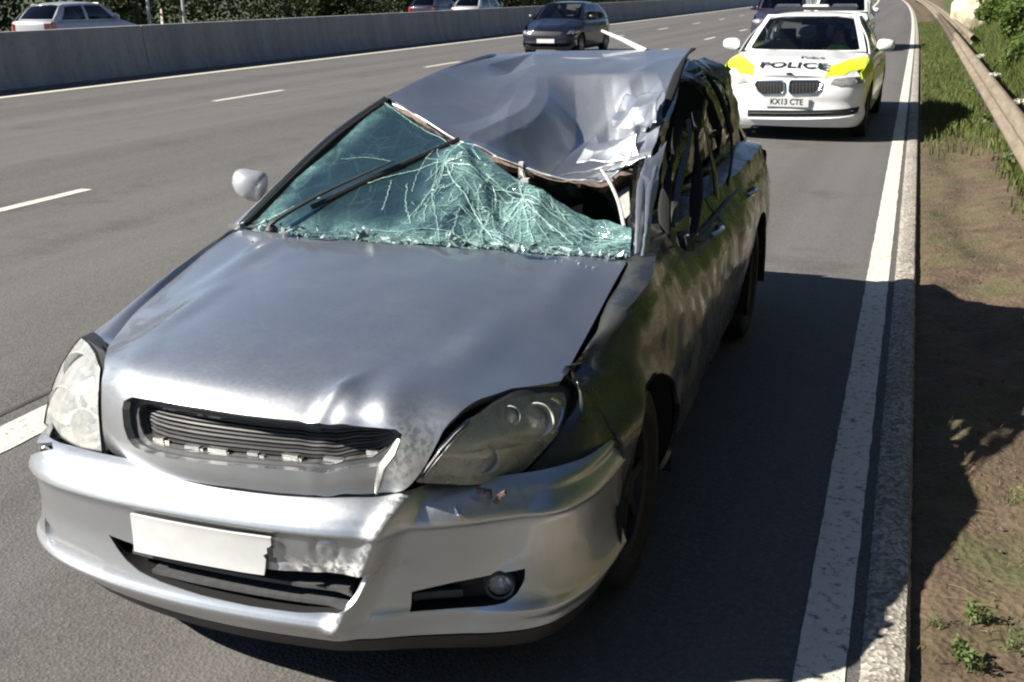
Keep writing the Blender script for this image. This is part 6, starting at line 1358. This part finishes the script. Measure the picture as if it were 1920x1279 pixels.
# --- people in the police car
def person(fr, x, y, label, top, hair, vest=None, look=0.0):
    J = [(0, 0, .56), (0, .03, .72), (0, .06, .88), (0, .07, 1.02), (0, .06, 1.09), (0, .03, 1.17), (0, .03, 1.26), (0, -.055, 1.175)]
    Rd = [(.15, .12), (.145, .11), (.16, .115), (.11, .085), (.058, .06), (.075, .092), (.066, .085), (.016, .016)]
    E = [(0, 1), (1, 2), (2, 3), (3, 4), (4, 5), (5, 6), (5, 7)]
    for s in (1, -1):
        b = len(J); J += [(s*.175, .06, .98), (s*.235, .0, .78), (s*.17, -.20, .70), (s*.14, -.28, .69)]; Rd += [(.062, .062), (.047, .047), (.036, .036), (.034, .018)]; E += [(3, b), (b, b+1), (b+1, b+2), (b+2, b+3)]
        for k in range(4): J += [(s*(.115+.018*k), -.335-.006*(k in (1, 2)), .685), (s*(.115+.018*k), -.36, .66)]; Rd += [(.009, .009), (.008, .008)]; n = len(J); E += [(b+3, n-2), (n-2, n-1)]
        J += [(s*.10, -.29, .70), (s*.085, -.32, .68)]; Rd += [(.010, .010), (.008, .008)]; n = len(J); E += [(b+3, n-2), (n-2, n-1)]
        b = len(J); J += [(s*.10, -.05, .54), (s*.13, -.45, .58), (s*.12, -.55, .22), (s*.12, -.66, .17)]; Rd += [(.095, .09), (.065, .065), (.045, .045), (.04, .03)]; E += [(0, b), (b, b+1), (b+1, b+2), (b+2, b+3)]
    me = bpy.data.meshes.new('person'); me.from_pydata(J, E, []); o = bpy.data.objects.new('person', me); COL.objects.link(o)
    sk = o.modifiers.new('s', 'SKIN'); sk.use_smooth_shade = True; ss = o.modifiers.new('b', 'SUBSURF'); ss.levels = 2; ss.render_levels = 2
    for v, r in zip(me.skin_vertices[0].data, Rd): v.radius = r; v.use_root = False
    me.skin_vertices[0].data[0].use_root = True
    bpy.context.view_layer.update(); nm = bpy.data.meshes.new_from_object(o.evaluated_get(bpy.context.evaluated_depsgraph_get())); bpy.data.objects.remove(o); bpy.data.meshes.remove(me)
    nm.name = 'person'; nm.materials.clear(); nm.materials.append(M[top]); nm.materials.append(M['skin'])
    for p in nm.polygons:
        c = p.center; p.material_index = 1 if c.z > 1.055 or (c.y < -.25 and c.z > .62) else 0; p.use_smooth = True
    ob = link('person', nm); w_ = fr.w(np.array((x, y, 0.0))); ob.location = (w_[0], w_[1], 0); ob.rotation_euler = (0, 0, fr.a+look); tag(ob, label, 'person')
    bm = bmesh.new(); bmesh.ops.create_uvsphere(bm, u_segments=16, v_segments=10, radius=1)
    for v in list(bm.verts):
        if v.co.z < -.1 and v.co.y < .1: bm.verts.remove(v)
    for v in bm.verts: v.co = Vector((v.co.x*.084, .045+v.co.y*.098, 1.235+v.co.z*.085))
    hm = bpy.data.meshes.new('hair'); bm.to_mesh(hm); bm.free(); link('hair', hm, M[hair], ob)
    for s in (1, -1): MB().lathe([(0, .001), (.004, .008), (0, .011)], (s*.03, -.052, 1.205), (0, -1, 0), 10).build('eye', M['ink'], ob)
    if vest:
        G = []
        for z, rx, ry, cy_ in ((.60, .19, .155, .01), (.75, .19, .15, .03), (.90, .20, .155, .055), (1.0, .185, .135, .065), (1.05, .11, .10, .065)): G.append([(rx*math.cos(a), cy_+ry*math.sin(a), z) for a in np.linspace(0, 2*math.pi, 25)])
        v_ = MB().grid(np.array(G)).build('vest', M[vest], ob)
        for z in (.70, .86): MB().grid(np.array([[(.203*math.cos(a), .035+.163*math.sin(a), zz) for a in np.linspace(0, 2*math.pi, 25)] for zz in (z-.025, z+.025)])).build('reflective_band', M['alloy'], v_)
    return ob
person(PF, .37, 2.20, 'person in a yellow-green vest sitting in the front of the police car', 'dark_cloth', 'hair', 'hi_vis')
person(PF, .07, 2.95, 'person with bare head sitting in the back of the police car', 'dark_cloth', 'hair', None, .2)

# --- other traffic
hs = Spec(L=3.95, w=.85, nose=.70, cowl_y=1.02, cowl_z=1.0, roof=1.46, ws_y=1.75, roof_end=3.25, boot_y=3.72, boot_z=1.0, tail_z=.95, r=.30, fa=.76, ra=3.22, gw=.57, belt=.95, hatch=True)
gen_car('blue_hatchback', Frame(-10.0, 30.6, -.02), hs, 'blue_paint', 'dark blue hatchback driving towards the camera beyond the crushed roof', None, 'car_glass', 1)
vs = Spec(L=4.6, w=.92, nose=.80, cowl_y=1.10, cowl_z=1.12, roof=1.72, ws_y=1.85, roof_end=3.7, boot_y=4.35, boot_z=1.1, tail_z=1.05, r=.34, fa=.82, ra=3.62, gw=.68, belt=1.05, hatch=True)
gen_car('white_car', Frame(-2.45, 34.8, .0), vs, 'white_paint', 'tall white car parked right behind the police car', None, 'dark_glass', 0)
gen_car('dark_car', Frame(-4.75, 39.5, .0), vs, 'dark_paint', 'dark car behind the police car, left of the tall white car', None, 'dark_glass', 0)
ws_ = Spec(L=4.5, w=.87, nose=.70, cowl_y=1.15, cowl_z=1.0, roof=1.53, ws_y=1.85, roof_end=3.7, boot_y=4.25, boot_z=1.02, tail_z=.98, r=.31, fa=.86, ra=3.5, gw=.60, belt=.96, hatch=True)
gen_car('white_hatchback', Frame(-25.6, 32.35, math.pi), ws_, 'pale_silver_paint', 'pale hatchback driving away at the left edge beyond the concrete barrier', None, 'dark_glass', 0)
gen_car('purple_car', Frame(-26.0, 62.0, math.pi), ws_, 'dark_paint', 'distant dark purple car beyond the concrete barrier', None, 'dark_glass', 0)
gen_car('pale_car', Frame(-22.0, 58.5, math.pi), ws_, 'pale_silver_paint', 'distant pale car beyond the concrete barrier next to the purple car', None, 'dark_glass', 0)
